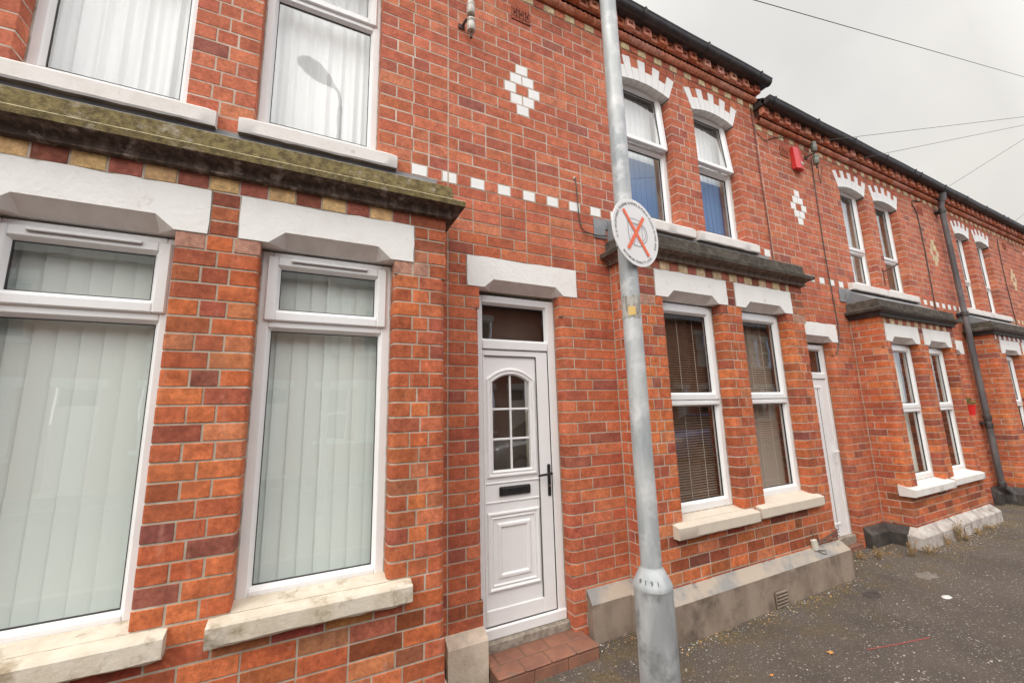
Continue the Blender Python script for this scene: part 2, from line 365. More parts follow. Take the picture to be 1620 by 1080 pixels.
def path_prep(pts, radii):
    legs = []; n = len(pts)
    for i in range(n - 1):
        d, nn = leg_normal(pts[i], pts[i + 1]); L = math.dist(pts[i], pts[i + 1]); legs.append([Vector(pts[i]), d, nn, L])
    corners = [None] * n
    for i in range(1, n - 1):
        d0, n0 = legs[i - 1][1], legs[i - 1][2]; d1, n1 = legs[i][1], legs[i][2]
        turn = d0.x * d1.y - d0.y * d1.x          # >0 left turn: convex for a right-hand normal
        P = Vector(pts[i]); r = radii[i]
        if turn > .01 and r > .002:
            c = P - n0 * r - n1 * r if abs(d0.dot(d1)) < .1 else None
            K = 5; secs = []
            a0 = math.atan2(n0.y, n0.x); a1 = math.atan2(n1.y, n1.x)
            while a1 < a0: a1 += 2 * math.pi
            for k in range(K + 1):
                a = a0 + (a1 - a0) * k / K; nv = Vector((math.cos(a), math.sin(a))); secs.append((c + nv * r, nv))
            corners[i] = ('convex', secs, r)
        else:
            mv = (n0 + n1) / (1 + n0.dot(n1)); corners[i] = ('convex' if turn > 0 else 'concave', [(P, mv)], 0.0)
    return legs, corners
def emit_brick(mb, secs, z0, z1, col, mat='brick', off=0):
    g = (.0092 if z1 < 3.0 else .0086) / 2; bv = .0020
    if min(col) > .6: mat = 'white_paint'
    zj = rnd.uniform(-.0008, .0008); z0 = z0 + g + zj; z1 = z1 - g + zj
    o = off + rnd.uniform(-.0012, .0012)
    prof = [(-.016, z0), (-bv, z0), (0, z0 + bv), (0, z1 - bv), (-bv, z1), (-.016, z1)]
    n = len(secs); rows = []
    def sec(p, nv, lim, flat=None):
        out = []
        for q, z in prof:
            q2 = flat if flat is not None else (min(q, lim)); out.append((p.x + nv.x * (q2 + o), p.y + nv.y * (q2 + o), z))
        return out
    (pA, nA), (pB, nB) = secs[0], secs[-1]
    dA = Vector((-nA.y, nA.x)); dB = Vector((-nB.y, nB.x))
    j1, j2 = rnd.uniform(-.001, .001), rnd.uniform(-.001, .001)
    pA = pA + dA * (g + j1); pB = pB - dB * (g + j2)
    rows.append(sec(pA, nA, 0, -.016)); rows.append(sec(pA, nA, -bv)); rows.append(sec(pA + dA * bv, nA, 0))
    for p, nv in secs[1:-1]: rows.append(sec(p, nv, 0))
    rows.append(sec(pB - dB * bv, nB, 0)); rows.append(sec(pB, nB, -bv)); rows.append(sec(pB, nB, 0, -.016))
    mb.grid(rows, mat, col, flip=True)
def lay(mb, pts, radii, z0, z1, par, colf, forced=None, step=.225, mode='mixed', moff=-.0045, mortar=True):
    """one course of bricks along a plan path; forced = [(xa,xb,colour)] on legs running along +x"""
    legs, corners = path_prep(pts, radii)
    nl = len(legs); sc = [0] * nl; ec = [0] * nl; mid = [None] * nl
    for i, (P, d, nn, L) in enumerate(legs):
        cs = corners[i] is not None and corners[i][0] == 'convex'; ce = corners[i + 1] is not None and corners[i + 1][0] == 'convex'
        h = step / 2
        if cs and ce and L < .5:
            if par: sc[i] = L / 3 + rnd.uniform(-.006, .006); ec[i] = L / 3 + rnd.uniform(-.006, .006); mid[i] = []
            else: sc[i] = L * .5 + rnd.uniform(-.018, .012); ec[i] = L - sc[i]; mid[i] = []
            if L > .30 and not par and L > .36:
                pass
        elif L <= .17:
            if cs: sc[i] = L
            if ce: ec[i] = L
        else:
            if cs: sc[i] = h if par else step
            if ce: ec[i] = step if par else h
            if sc[i] + ec[i] > L - .05:
                if cs and ce: sc[i] = L / 2; ec[i] = L / 2
                elif cs: sc[i] = min(sc[i], L - .06) if L > .24 else L
                elif ce: ec[i] = min(ec[i], L - .06) if L > .24 else L
    if mortar:
        moff = -.0030 if z1 < 3.3 else -.0014; mm = 'mortar' if z1 < 3.3 else 'mortar_light'
        rows = []
        def ms(p, nv): return [(p.x + nv.x * moff, p.y + nv.y * moff, z0), (p.x + nv.x * moff, p.y + nv.y * moff, z1)]
        rows.append(ms(legs[0][0], legs[0][2]))
        for i in range(1, len(pts) - 1):
            for p, nv in corners[i][1]: rows.append(ms(p, nv))
        rows.append(ms(Vector(pts[-1]), legs[-1][2])); mb.grid(rows, mm, flip=True)
    # corner bricks
    for i in range(1, len(pts) - 1):
        c = corners[i]
        if c[0] != 'convex': continue
        P0, d0, n0, L0 = legs[i - 1]; P1, d1, n1, L1 = legs[i]
        r = c[2]; a = max(ec[i - 1], r + .01); b = max(sc[i], r + .01)
        secs = [(P0 + d0 * (L0 - a), n0)] + c[1] + [(P1 + d1 * b, n1)]
        mp = P1 + d1 * b * .5
        emit_brick(mb, secs, z0, z1, colf(mp.x, mp.y, (z0 + z1) / 2))
    for i, (P, d, nn, L) in enumerate(legs):
        a, b = sc[i], L - ec[i]
        if b - a < .03: continue
        js = []
        cuts = []
        if forced and d.x > .9:
            for (xa, xb, cc) in forced:
                ta, tb = xa - P.x, xb - P.x
                if tb > a + .01 and ta < b - .01: cuts.append((max(ta, a), min(tb, b), cc))
        segs = []; cur = a
        for ta, tb, cc in sorted(cuts):
            if ta - cur > .012: segs.append((cur, ta, None))
            segs.append((ta, tb, cc)); cur = tb
        if b - cur > .012: segs.append((cur, b, None))
        elif segs and cuts: pass
        for ta, tb, cc in segs:
            if cc is not None:
                emit_brick(mb, [(P + d * ta, nn), (P + d * tb, nn)], z0, z1, cc if cc != 'pal' else colf(P.x + d.x * ta, P.y, z0)); continue
            base = P.x * d.x + P.y * d.y
            j = [ta]; q = math.floor((base + ta) / step - 1) * step + (step / 2 if par else 0) - base
            k = 0
            while q < tb:
                if q > j[-1] + .055 and q < tb - .055: j.append(q)
                u = rnd.random()
                if mode == 'header' or (mode == 'mixed' and u < .10 and q > ta): q += step / 2 if mode == 'header' else step / 2; 
                else: q += step
                if mode == 'mixed' and k % 2 == 0 and u > .93: q += 0
                k += 1
            j.append(tb)
            for u0, u1 in zip(j, j[1:]):
                if u1 - u0 < .02: continue
                mp = P + d * (u0 + u1) / 2
                emit_brick(mb, [(P + d * u0, nn), (P + d * u1, nn)], z0, z1, colf(mp.x, mp.y, (z0 + z1) / 2))

# vertical setting-out of one house (metres above the pavement)
LB, LT, WT = 2.5225, 2.755, 3.375
GT = 5.203
ROWS = [LB - .0835 * k for k in range(30, 0, -1)] + [LB + .0775 * k for k in range(4)] + [LT + (WT - LT) / 7 * k for k in range(1, 8)] + [WT + (GT - WT) / 19 * k for k in range(1, 20)]
IW = ROWS.index(min(ROWS, key=lambda z: abs(z - WT)))          # index of top of the white course
ILT = ROWS.index(min(ROWS, key=lambda z: abs(z - LT)))

def lintel(mb, x0, x1, zb, zt, yf, depth=.14):
    a, r, h, cd = .13, .075, .066, .085
    y = yf - .004; e = .004
    j = lambda: rnd.uniform(-.004, .004)
    A, Bp, C_ = (x0 + a, y, zb), (x0 + a + r, y, zb + h), (x0 + a + r, y + cd, zb + .001)
    A2, B2, C2 = (x1 - a, y, zb), (x1 - a - r, y, zb + h), (x1 - a - r, y + cd, zb + .001)
    n = 14
    top = [(x0 + (x1 - x0) * k / n, y, zt + (j() if 0 < k < n else 0)) for k in range(n + 1)]
    L_ = [(x0 + j(), y, zb + (zt - zb) * k / 4) for k in range(1, 4)]; Rr = [(x1 + j(), y, zb + (zt - zb) * k / 4) for k in range(1, 4)]
    mb.face([(x0, y, zb), A, Bp, B2, A2, (x1, y, zb)] + Rr + top[::-1] + L_[::-1], 'lintel_paint')
    mb.face([Bp, C_, C2, B2], 'lintel_soffit')
    mb.face([A, C_, Bp], 'lintel_soffit'); mb.face([A2, B2, C2], 'lintel_soffit')
    yb = yf + depth
    mb.face([(x0, y, zb), (x0, yb, zb), (x1, yb, zb), (x1, y, zb), A2, C2, C_, A], 'lintel_soffit')
    for xx, fl in ((x0, 1), (x1, 0)):
        q = [(xx, y, zb), (xx, y, zt), (xx, yb, zt), (xx, yb, zb)]
        mb.face(q if fl else q[::-1], 'lintel_paint')
    mb.face([(x0, y, zt), (x1, y, zt), (x1, yb, zt), (x0, yb, zt)], 'lintel_paint')
def sill(mb, x0, x1, zb, zt, yf, yb, mat, under='sill_underside', slope=.035, rough=.004):
    n = max(6, int((x1 - x0) / .05)); rows = []
    for k in range(n + 1):
        x_ = x0 + (x1 - x0) * k / n; e = .006 if k in (0, n) else 0
        q = lambda s=rough: rnd.uniform(-s, s)
        rows.append([(x_, yb, zb), (x_, yf + .03, zb + q() * .5), (x_, yf + .006 + abs(q()), zb + q() * .8), (x_, yf + q() * .3 + e * .5, zb + .01 + q() * .4), (x_, yf + q() * .3 + e * .5, zt - .01),
                     (x_, yf + .008, zt + q() * .3 - e), (x_, yb, zt + slope)])
    i0 = len(mb.f); mb.grid(rows, mat, flip=False)
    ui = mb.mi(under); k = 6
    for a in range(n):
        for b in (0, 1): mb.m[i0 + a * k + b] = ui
    mb.face(rows[0][::-1], mat); mb.face(rows[-1], mat)

def frame(mb, x0, x1, z0, z1, y, wd, dp, mat='upvc', bev=.006, wt=None, wb=None):
    wt = wt or wd; wb = wb or wd
    mb.box(x0, x0 + wd, y, y + dp, z0, z1, mat, bev=bev); mb.box(x1 - wd, x1, y, y + dp, z0, z1, mat, bev=bev)
    mb.box(x0 + wd - .002, x1 - wd + .002, y + .0015, y + dp, z0, z0 + wb, mat, bev=bev); mb.box(x0 + wd - .002, x1 - wd + .002, y + .0015, y + dp, z1 - wt, z1, mat, bev=bev)
def bead(mb, x0, x1, z0, z1, y, wd=.014, dp=.02):        # sloping glazing bead running round a pane, with black gasket
    for (a, b, c, d) in (((x0, z0), (x1, z0), (x1 - wd, z0 + wd), (x0 + wd, z0 + wd)), ((x1, z0), (x1, z1), (x1 - wd, z1 - wd), (x1 - wd, z0 + wd)),
                         ((x1, z1), (x0, z1), (x0 + wd, z1 - wd), (x1 - wd, z1 - wd)), ((x0, z1), (x0, z0), (x0 + wd, z0 + wd), (x0 + wd, z1 - wd))):
        mb.face([(a[0], y, a[1]), (b[0], y, b[1]), (c[0], y + dp, c[1]), (d[0], y + dp, d[1])], 'upvc')
    g = .003; X0, X1, Z0, Z1 = x0 + wd, x1 - wd, z0 + wd, z1 - wd; yy = y + dp
    mb.box(X0, X0 + g, yy - .002, yy + .012, Z0, Z1, 'gasket'); mb.box(X1 - g, X1, yy - .002, yy + .012, Z0, Z1, 'gasket')
    mb.box(X0 + g, X1 - g, yy - .002, yy + .012, Z0, Z0 + g, 'gasket'); mb.box(X0 + g, X1 - g, yy - .002, yy + .012, Z1 - g, Z1, 'gasket')
def pane(parent, x0, x1, z0, z1, y, mat='glass', label=None):
    a = MB(); a.face([(x0, y, z0), (x1, y, z0), (x1, y, z1), (x0, y, z1)], mat); return a.build('pane', parent, smooth=0)
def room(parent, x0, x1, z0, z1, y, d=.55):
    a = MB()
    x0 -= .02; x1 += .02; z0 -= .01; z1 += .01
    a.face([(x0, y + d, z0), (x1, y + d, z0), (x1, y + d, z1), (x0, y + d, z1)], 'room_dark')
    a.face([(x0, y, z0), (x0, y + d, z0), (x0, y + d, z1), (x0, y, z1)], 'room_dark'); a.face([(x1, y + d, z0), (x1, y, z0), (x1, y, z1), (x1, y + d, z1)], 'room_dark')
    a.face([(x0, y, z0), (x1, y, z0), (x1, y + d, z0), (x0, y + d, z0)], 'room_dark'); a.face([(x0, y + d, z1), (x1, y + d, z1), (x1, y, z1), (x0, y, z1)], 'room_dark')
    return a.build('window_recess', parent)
def dressing(parent, kind, x0, x1, z0, z1, y):
    a = MB()
    if kind == 'vertical':
        x_ = x0 - .02; sw = .089
        while x_ < x1:
            an = R(7 + rnd.uniform(-3, 3)); dx = sw * .52 * math.cos(an); dy = sw * .52 * math.sin(an); cx = x_ + sw / 2
            zb = z0 - .035 + rnd.uniform(0, .004)
            rows = []
            for k in range(5):
                t = k / 4 * 2 - 1; bow = .002 * (1 - t * t)
                rows.append([(cx + dx * t, y + .03 + dy * t - bow, zb), (cx + dx * t, y + .03 + dy * t - bow, z1)])
            a.grid(rows, 'vertical_blind', flip=True)
            a.box(cx - .03, cx + .03, y + .023, y + .027, zb, zb + .02, 'vertical_blind')
            # bottom link chain
            a.tube([(cx - sw / 2, y + .035, zb + .02), (cx - sw / 4, y + .033, zb + .006), (cx, y + .035, zb + .012), (cx + sw / 4, y + .033, zb + .004), (cx + sw / 2, y + .035, zb + .02)], .0012, 'vertical_blind', 4, False)
            x_ += sw * .90
        name = 'vertical_blind'
    elif kind == 'sky_tinted':  # lower half painted blue in place of sky mirrored in the panes
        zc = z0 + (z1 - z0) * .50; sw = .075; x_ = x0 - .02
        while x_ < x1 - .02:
            for (za, zb, mt_) in ((z0, zc, 'blind_sky_reflection'), (zc, z1, 'net_curtain')):
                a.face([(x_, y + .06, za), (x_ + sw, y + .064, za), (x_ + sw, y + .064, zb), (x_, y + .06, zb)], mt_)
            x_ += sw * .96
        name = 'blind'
    elif kind in ('net', 'cream', 'brown', 'side'):
        mat = {'net': 'net_curtain', 'cream': 'curtain_cream', 'brown': 'curtain_brown', 'side': 'curtain_cream'}[kind]
        rows = []; n = 90; xa = x0 - .02; xb = x1 + .02
        if kind == 'brown': xa = x0 + (x1 - x0) * .35
        ph = rnd.uniform(0, 6)
        for k in range(n + 1):
            x_ = xa + (xb - xa) * k / n; wv = .010 * math.sin(x_ * 75 + ph) + .007 * math.sin(x_ * 133 + 1 + ph) + .004 * math.sin(x_ * 31)
            rows.append([(x_ + .0, y + .07 + wv, z0), (x_ + .004 * math.sin(x_ * 40), y + .07 + wv * .9, (z0 + z1) / 2), (x_, y + .07 + wv * .7, z1)])
        a.grid(rows, mat, flip=True); name = 'curtain'
    else:                       # venetian slats
        mat = 'venetian' if kind == 'venetian' else 'venetian_light'; z = z1 - .03; a.box(x0, x1, y + .03, y + .06, z1 - .03, z1, mat)
        tilt = R(22 if kind == 'venetian' else 40)
        while z > z0 + .01:
            dy = .0125 * math.cos(tilt); dz = .0125 * math.sin(tilt)
            a.grid([[(x0, y + .045 - dy, z - dz), (x0, y + .045, z + .002), (x0, y + .045 + dy, z + dz)], [(x1, y + .045 - dy, z - dz), (x1, y + .045, z + .002), (x1, y + .045 + dy, z + dz)]], mat)
            z -= .0215
        for t in (.2, .5, .8):
            xx = x0 + (x1 - x0) * t; a.box(xx - .0015, xx + .0015, y + .028, y + .031, z0, z1, 'paint_cream')
        name = 'venetian_blind'
    return a.build(name, parent)

def trickle(parent, x0, x1, z, y):
    a = MB(); a.box(x0, x1, y - .012, y, z - .007, z + .007, 'upvc', bev=.003); a.box(x0 + .004, x1 - .004, y - .010, y + .001, z - .010, z - .0065, 'groove')
    return a.build('trickle_vent', parent)

OPEN_SIGN = -1
def window(parent, x0, x1, z0, z1, y, style, dress, splits, open_ang=0, zm=lambda z: z, vent=False, glass='glass'):
    """style 'fanlight': top opener over a fixed light;  splits = z of transom"""
    f = MB(); fw = .052; zt = splits
    frame(f, x0, x1, z0, z1, y, fw, .07, wb=.062)
    f.box(x0 + fw - .002, x1 - fw + .002, y + .002, y + .068, zt - .028, zt + .028, 'upvc', bev=.006)
    # lower fixed light
    bead(f, x0 + fw, x1 - fw, z0 + .062, zt - .028, y + .006)
    if style == 'sashlook':
        f.box(x0 + fw - .02, x1 - fw + .02, y - .012, y + .002, zt - .034, zt + .004, 'upvc', bev=.005)
    o = f.build('window', parent, smooth=30)
    sl = MB()
    for (u, v) in ((x0 - .004, x0 + .007), (x1 - .007, x1 + .004)): sl.box(u, v, y - .004, y + .01, z0 + .004, z1 - .004, 'sealant', bev=.002)
    sl.box(x0 + .01, x1 - .01, y - .004, y + .01, z0 - .004, z0 + .006, 'sealant', bev=.002); sl.build('sealant', o)
    pane(o, x0 + fw + .012, x1 - fw - .012, z0 + .07, zt - .04, y + .03, glass)
    # top opener sash
    s = MB(); sx0, sx1, sz0, sz1 = x0 + .028, x1 - .028, zt + .008, z1 - .028
    sw = .052
    H = sz1
    sash = MB(); frame(sash, sx0, sx1, sz0, sz1, y - .016, sw, .05, bev=.007)
    bead(sash, sx0 + sw, sx1 - sw, sz0 + sw, sz1 - sw, y - .008)
    if open_ang:
        sash.box(sx0 + .02, sx1 - .02, y + .03, y + .034, sz0 + .005, sz0 + .012, 'groove')
    so = sash.build('opening_sash', o, smooth=30)
    gl = MB(); gl.face([(sx0 + sw + .012, y + .014, sz0 + sw + .012), (sx1 - sw - .012, y + .014, sz0 + sw + .012), (sx1 - sw - .012, y + .014, sz1 - sw - .012), (sx0 + sw + .012, y + .014, sz1 - sw - .012)], glass)
    if open_ang:
        M = Matrix.Translation((0, y, H)) @ Matrix.Rotation(R(open_ang) * OPEN_SIGN, 4, 'X') @ Matrix.Translation((0, -y, -H))
        so.data.transform(M); gl.xform(M)
    gl.build('pane', o, smooth=0)
    if vent: trickle(o, x0 + .14, x1 - .14, z1 - .045, y - .016 if vent == 1 else y)
    room(o, x0, x1, z0, z1, y + .06)
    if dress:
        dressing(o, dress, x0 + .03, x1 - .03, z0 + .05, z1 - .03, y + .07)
    return o

def ring_panel(mb, rects, y, mat):          # nested rectangles (x0,x1,z0,z1,yoff) joined by sloping strips: a moulded panel
    for (a, b) in zip(rects, rects[1:]):
        A = [(a[0], y + a[4], a[2]), (a[1], y + a[4], a[2]), (a[1], y + a[4], a[3]), (a[0], y + a[4], a[3])]
        Bq = [(b[0], y + b[4], b[2]), (b[1], y + b[4], b[2]), (b[1], y + b[4], b[3]), (b[0], y + b[4], b[3])]
        for k in range(4): mb.face([A[k], A[(k + 1) % 4], Bq[(k + 1) % 4], Bq[k]], mat)
    r = rects[-1]
    mb.face([(r[0], y + r[4], r[2]), (r[1], y + r[4], r[2]), (r[1], y + r[4], r[3]), (r[0], y + r[4], r[3])], mat)

def door(parent, x0, x1, z0, z1, y, style='georgian', side=1):
    fr = MB(); fw = .072 if style == 'georgian' else .055; tz = z1 - .345
    fr.box(x0, x0 + .058, y, y + .07, z0, z1, 'upvc', bev=.006); fr.box(x1 - fw, x1, y, y + .07, z0, z1, 'upvc', bev=.006)
    fr.box(x0 + .056, x1 - fw + .002, y + .001, y + .07, z1 - .058, z1, 'upvc', bev=.006)
    fr.box(x0 + .056, x1 - fw + .002, y - .006, y + .07, tz - .07, tz, 'upvc', bev=.007)
    fr.box(x0 - .0, x1, y - .012, y + .075, z0 - .0, z0 + .072, 'upvc', bev=.008)
    bead(fr, x0 + .058, x1 - fw, tz, z1 - .058, y + .01)
    o = fr.build('door_frame', parent)
    pane(o, x0 + .07, x1 - fw - .012, tz + .012, z1 - .07, y + .035, 'glass_dark')
    room(o, x0, x1, tz - .05, z1, y + .07, .8)
    nb = MB(); nb.face([(x0 + .03, y + .16, tz - .03), (x1 - .03, y + .16, tz - .03), (x1 - .03, y + .16, z1 - .02), (x0 + .03, y + .16, z1 - .02)], 'hall_grey'); nb.build('fanlight_blind', o)
    # leaf
    lx0, lx1, lz0, lz1 = x0 + .060, x1 - fw - .003, z0 + .075, tz - .073
    d = MB(); yy = y + .004
    st = .085   # stile of the leaf on the handle side
    ex0, ex1 = lx0 + .012, lx1 - st - .02
    W = ex1 - ex0
    if style == 'georgian':
        # leaf frame members
        d.box(lx0, ex0, yy, yy + .05, lz0, lz1, 'door_white', bev=.004); d.box(ex1, lx1, yy, yy + .05, lz0, lz1, 'door_white', bev=.005)
        d.box(ex0 - .001, ex1 + .001, yy + .001, yy + .05, lz0, lz0 + .10, 'door_white', bev=.005); d.box(ex0 - .001, ex1 + .001, yy + .001, yy + .05, lz1 - .045, lz1, 'door_white', bev=.005)
        g0, g1 = lz0 + .102, lz1 - .047
        lbz = z0 + .925                                   # top rail of the letterbox zone
        yp = yy + .012
        px0, px1 = ex0 + .003, ex1 - .004
        d.box(lx1 - .001, lx1 + .004, yy - .001, yy + .02, lz0, lz1, 'gasket'); d.box(lx0, lx1, yy - .001, yy + .02, lz0 - .004, lz0, 'gasket'); d.box(lx0, lx1, yy - .001, yy + .02, lz1, lz1 + .003, 'gasket')
        d.box(ex1 - .003, ex1, yy - .0006, yy + .02, g0, g1, 'gasket_grey'); d.box(ex0, ex1, yy - .0006, yy + .02, g1, g1 + .003, 'gasket_grey')
        # panel slab with openings: drawn as strips
        gz0, gz1 = z0 + 1.07, z0 + 1.700; gx0, gx1 = px0 + .062, px1 - .062      # glazed opening, arched top adds .055
        cx = (gx0 + gx1) / 2; rise = .058; n = 14
        arc = [(gx0 + (gx1 - gx0) * k / n, gz1 + rise * (1 - (2 * k / n - 1) ** 2)) for k in range(n + 1)]
        d.face([(px0, yp, g0), (px1, yp, g0), (px1, yp, gz0), (px0, yp, gz0)], 'door_white')
        d.face([(px0, yp, gz0), (gx0, yp, gz0), (gx0, yp, gz1), (px0, yp, gz1)], 'door_white'); d.face([(gx1, yp, gz0), (px1, yp, gz0), (px1, yp, gz1), (gx1, yp, gz1)], 'door_white')
        d.face([(px0, yp, gz1), (gx0, yp, gz1)] + [(p[0], yp, p[1]) for p in arc[1:-1]] + [(gx1, yp, gz1), (px1, yp, gz1), (px1, yp, g1), (px0, yp, g1)], 'door_white')
        loop = [(gx0, gz0), (gx1, gz0)] + arc[::-1]
        # raised moulding round the glazing: sweep of offsets
        c0 = Vector((cx, (gz0 + gz1) / 2))
        def off(lp, q):
            out = []
            m_ = len(lp)
            for i in range(m_):
                a = Vector(lp[i - 1]); b = Vector(lp[i]); c = Vector(lp[(i + 1) % m_])
                d1 = (b - a); d2 = (c - b)
                if d1.length < 1e-6: d1 = d2
                if d2.length < 1e-6: d2 = d1
                d1.normalize(); d2.normalize(); n1 = Vector((d1.y, -d1.x)); n2 = Vector((d2.y, -d2.x)); k = 1 + n1.dot(n2)
                mv = (n1 + n2) / max(k, .4); out.append((b.x + mv.x * q, b.y + mv.y * q))
            return out
        prof = [(0, .022), (0, -.004), (.012, -.012), (.018, -.006), (.026, -.006), (.032, -.014), (.042, -.014), (.048, -.004), (.052, .0)]
        loop2 = [loop[0], loop[1]] + arc[::-1][0:]
        rows = [[(p[0], yp + dy, p[1]) for p in off(loop2, q)] for q, dy in prof]
        d.grid(rows, 'door_white', close=True, flip=True)
        # glazing bars
        d.box(cx - .008, cx + .008, yp + .008, yp + .02, gz0, gz1 + rise, 'upvc', bev=.003)
        for k in (1, 2):
            zz = gz0 + (gz1 - gz0 + .02) * k / 3; d.box(gx0, gx1, yp + .0085, yp + .02, zz - .008, zz + .008, 'upvc', bev=.003)
        # ledge line above and below letterbox
        for zz in (z0 + .985, z0 + .855):
            d.box(px0, px1, yp - .006, yp + .002, zz - .006, zz + .006, 'door_white', bev=.004)
        # lower moulded panel
        a0, a1, b0, b1 = px0 + .008, px1 - .008, g0 + .10, z0 + .79
        def rr(q, dy): return (a0 + q, a1 - q, b0 + q, b1 - q, dy)
        ring_panel(d, [rr(0, 0), rr(.006, -.012), rr(.016, -.014), rr(.026, -.004), rr(.034, -.004), rr(.040, -.010), rr(.052, .006), rr(.066, .006), rr(.085, -.010), rr(.10, -.010), rr(.112, .002), rr(.114, .004)], yp - .0005, 'door_white')
        leaf = d.build('door', parent, smooth=25)
        gp = MB(); gp.face([(gx0 - .005, yp + .024, gz0 - .005), (gx1 + .005, yp + .024, gz0 - .005), (gx1 + .005, yp + .024, gz1 + rise + .01), (gx0 - .005, yp + .024, gz1 + rise + .01)], 'glass_dark'); gp.build('pane', leaf, smooth=0)
        nb = MB(); nb.face([(gx0 - .04, yp + .14, gz0 - .05), (gx1 + .04, yp + .14, gz0 - .05), (gx1 + .04, yp + .14, gz1 + .1), (gx0 - .04, yp + .14, gz1 + .1)], 'hall_grey'); nb.build('hallway_backing', leaf)
        lbx = (px0 + px1) / 2 + .012
        lb = MB(); lb.box(lbx - .125, lbx + .125, yp - .016, yp + .001, lbz - .032, lbz + .032, 'black_metal', bev=.006); lb.box(lbx - .108, lbx + .108, yp - .022, yp - .014, lbz - .018, lbz + .022, 'black_metal', bev=.004)
        lb.build('letterbox', leaf)
        hz = z0 + .99; hx = lx1 - .028
        hd = MB(); hd.box(hx - .014, hx + .014, yy - .010, yy + .001, hz - .135, hz + .095, 'black_metal', bev=.005)
        hd.tube([(hx, yy - .006, hz + .03), (hx, yy - .045, hz + .03), (hx - .02, yy - .052, hz + .03), (hx - .115, yy - .050, hz + .024)], [.010, .010, .009, .008], 'black_metal', 10)
        hd.lathe([(0.0, 0), (.007, 0), (.007, .004), (0, .004)], 'brass', 0, 0, 12)
        for vi in range(len(hd.v) - 48, len(hd.v)):
            p = hd.v[vi]; hd.v[vi] = (hx + p[0], yy - .011 - p[2], hz - .06 + p[1])
        hd.build('handle', leaf)
    else:
        d.box(lx0, lx1, yy + .004, yy + .05, lz0, lz1, 'door_white', bev=.004)
        for q in range(1, 3):
            xx = lx0 + (lx1 - lx0) * q / 3; d.box(xx - .004, xx + .004, yy + .001, yy + .006, lz0 + .1, lz1 - .1, 'groove')
        frame(d, lx0 + .03, lx1 - .10, lz0 + .15, lz1 - .08, yy - .006, .03, .014, 'door_white')
        leaf = d.build('door', parent)
        hd = MB(); hx = lx1 - .03; hz = z0 + 1.0; hd.box(hx - .013, hx + .013, yy - .008, yy + .004, hz - .11, hz + .09, 'upvc', bev=.004)
        hd.tube([(hx, yy - .006, hz + .03), (hx, yy - .045, hz + .03), (hx - .10, yy - .048, hz + .026)], .008, 'upvc', 8); hd.build('handle', leaf)
    return o

def arch(parent, x0, x1, zs, zm, y=0):
    """flat segmental brick arch: long and short white voussoirs with red infill"""
    a = MB(); cx = (x0 + x1) / 2; hw = (x1 - x0) / 2; rise = zm(zs + .058) - zm(zs); zs_ = zm(zs)
    rad = (hw * hw + rise * rise) / (2 * rise); cz = zs_ + rise - rad
    th = math.asin(hw / rad) * 1.0
    n = 9; depth = .11; topz = zm(GT)
    kz = (zm(5) - zm(4))
    def P(r, t): return (cx + r * math.sin(t), cz + r * math.cos(t))
    r0, r1, r2 = rad, rad + .138 * kz, rad + .250 * kz
    cz2 = cz
    for k in range(n):
        t0 = -th + 2 * th * k / n; t1 = -th + 2 * th * (k + 1) / n; g = .0025 / rad
        fan0 = t0 * 1.0; fan1 = t1 * 1.0
        long = k % 2 == 0
        ro = (r2 if long else r1)
        yo = y - .004 - rnd.uniform(0, .002)
        for (ra, rb, mat, col, ya) in [(r0, ro, 'white_paint', (1, 1, 1), yo)] + ([] if long else [(r1 + .004, r2, 'brick', pick(PAL_MAIN), y - .001)]):
            p = [P(ra, t0 + g), P(ra, t1 - g), P(rb, t1 - g), P(rb, t0 + g)]
            # splay the outer ends slightly so the arch spreads like a fan
            sp = lambda q, r_: (cx + (q[0] - cx) * (1 + (.05 if r_ > r0 + .001 else 0) * (r_ - r0) / (r2 - r0)), q[1])
            p = [p[0], p[1], sp(p[2], rb), sp(p[3], rb)]
            if ra > r0: p[0], p[1] = sp(p[0], ra), sp(p[1], ra)
            a.prism(p, ya, y + depth, mat, col)
        # cut bricks between the arch and the cream course
        q0, q1 = P(r2, t0), P(r2, t1); q0 = (cx + (q0[0] - cx) * 1.05, q0[1]); q1 = (cx + (q1[0] - cx) * 1.05, q1[1])
        if topz - max(q0[1], q1[1]) > .012:
            a.prism([(q0[0] + .003, q0[1] + .006), (q1[0] - .003, q1[1] + .006), (q1[0] - .003, topz - .004), (q0[0] + .003, topz - .004)], y - .001, y + .05, 'brick', pick(PAL_MAIN))
    # mortar bed behind
    X = hw * 1.09
    a.prism([(cx - X, zs_ - .0 + .002)] + [(P(r0 + .004, -th + 2 * th * k / 8)) for k in range(9)] + [(cx + X, zs_ + .002), (cx + X, topz), (cx - X, topz)], y + .006, y + .10, 'mortar')
    return a.build('arch', parent)

def sweep(mb, path, prof, matf, close_ends=True):
    """path: 2D plan points; prof: (outward offset, z) ; mitred"""
    legs, corners = path_prep(path, [0] * len(path)); rows = []
    secs = [(legs[0][0], legs[0][2])] + [corners[i][1][0] for i in range(1, len(path) - 1)] + [(Vector(path[-1]), legs[-1][2])]
    # subdivide the long legs for slight irregularity
    out = []
    for (p, nv), (p2, nv2) in zip(secs, secs[1:]):
        k = max(1, int((p2 - p).length / .12))
        for j in range(k):
            t = j / k
            dd = (p2 - p).normalized(); nn = Vector((dd.y, -dd.x))
            out.append((p.lerp(p2, t), nv if j == 0 else nn))
    out.append(secs[-1])
    for a in range(len(prof) - 1):
        rows = [[(p.x + nv.x * prof[a + e][0], p.y + nv.y * prof[a + e][0], prof[a + e][1] + 0) for e in (0, 1)] for p, nv in out]
        mb.grid(rows, matf(a), flip=True)

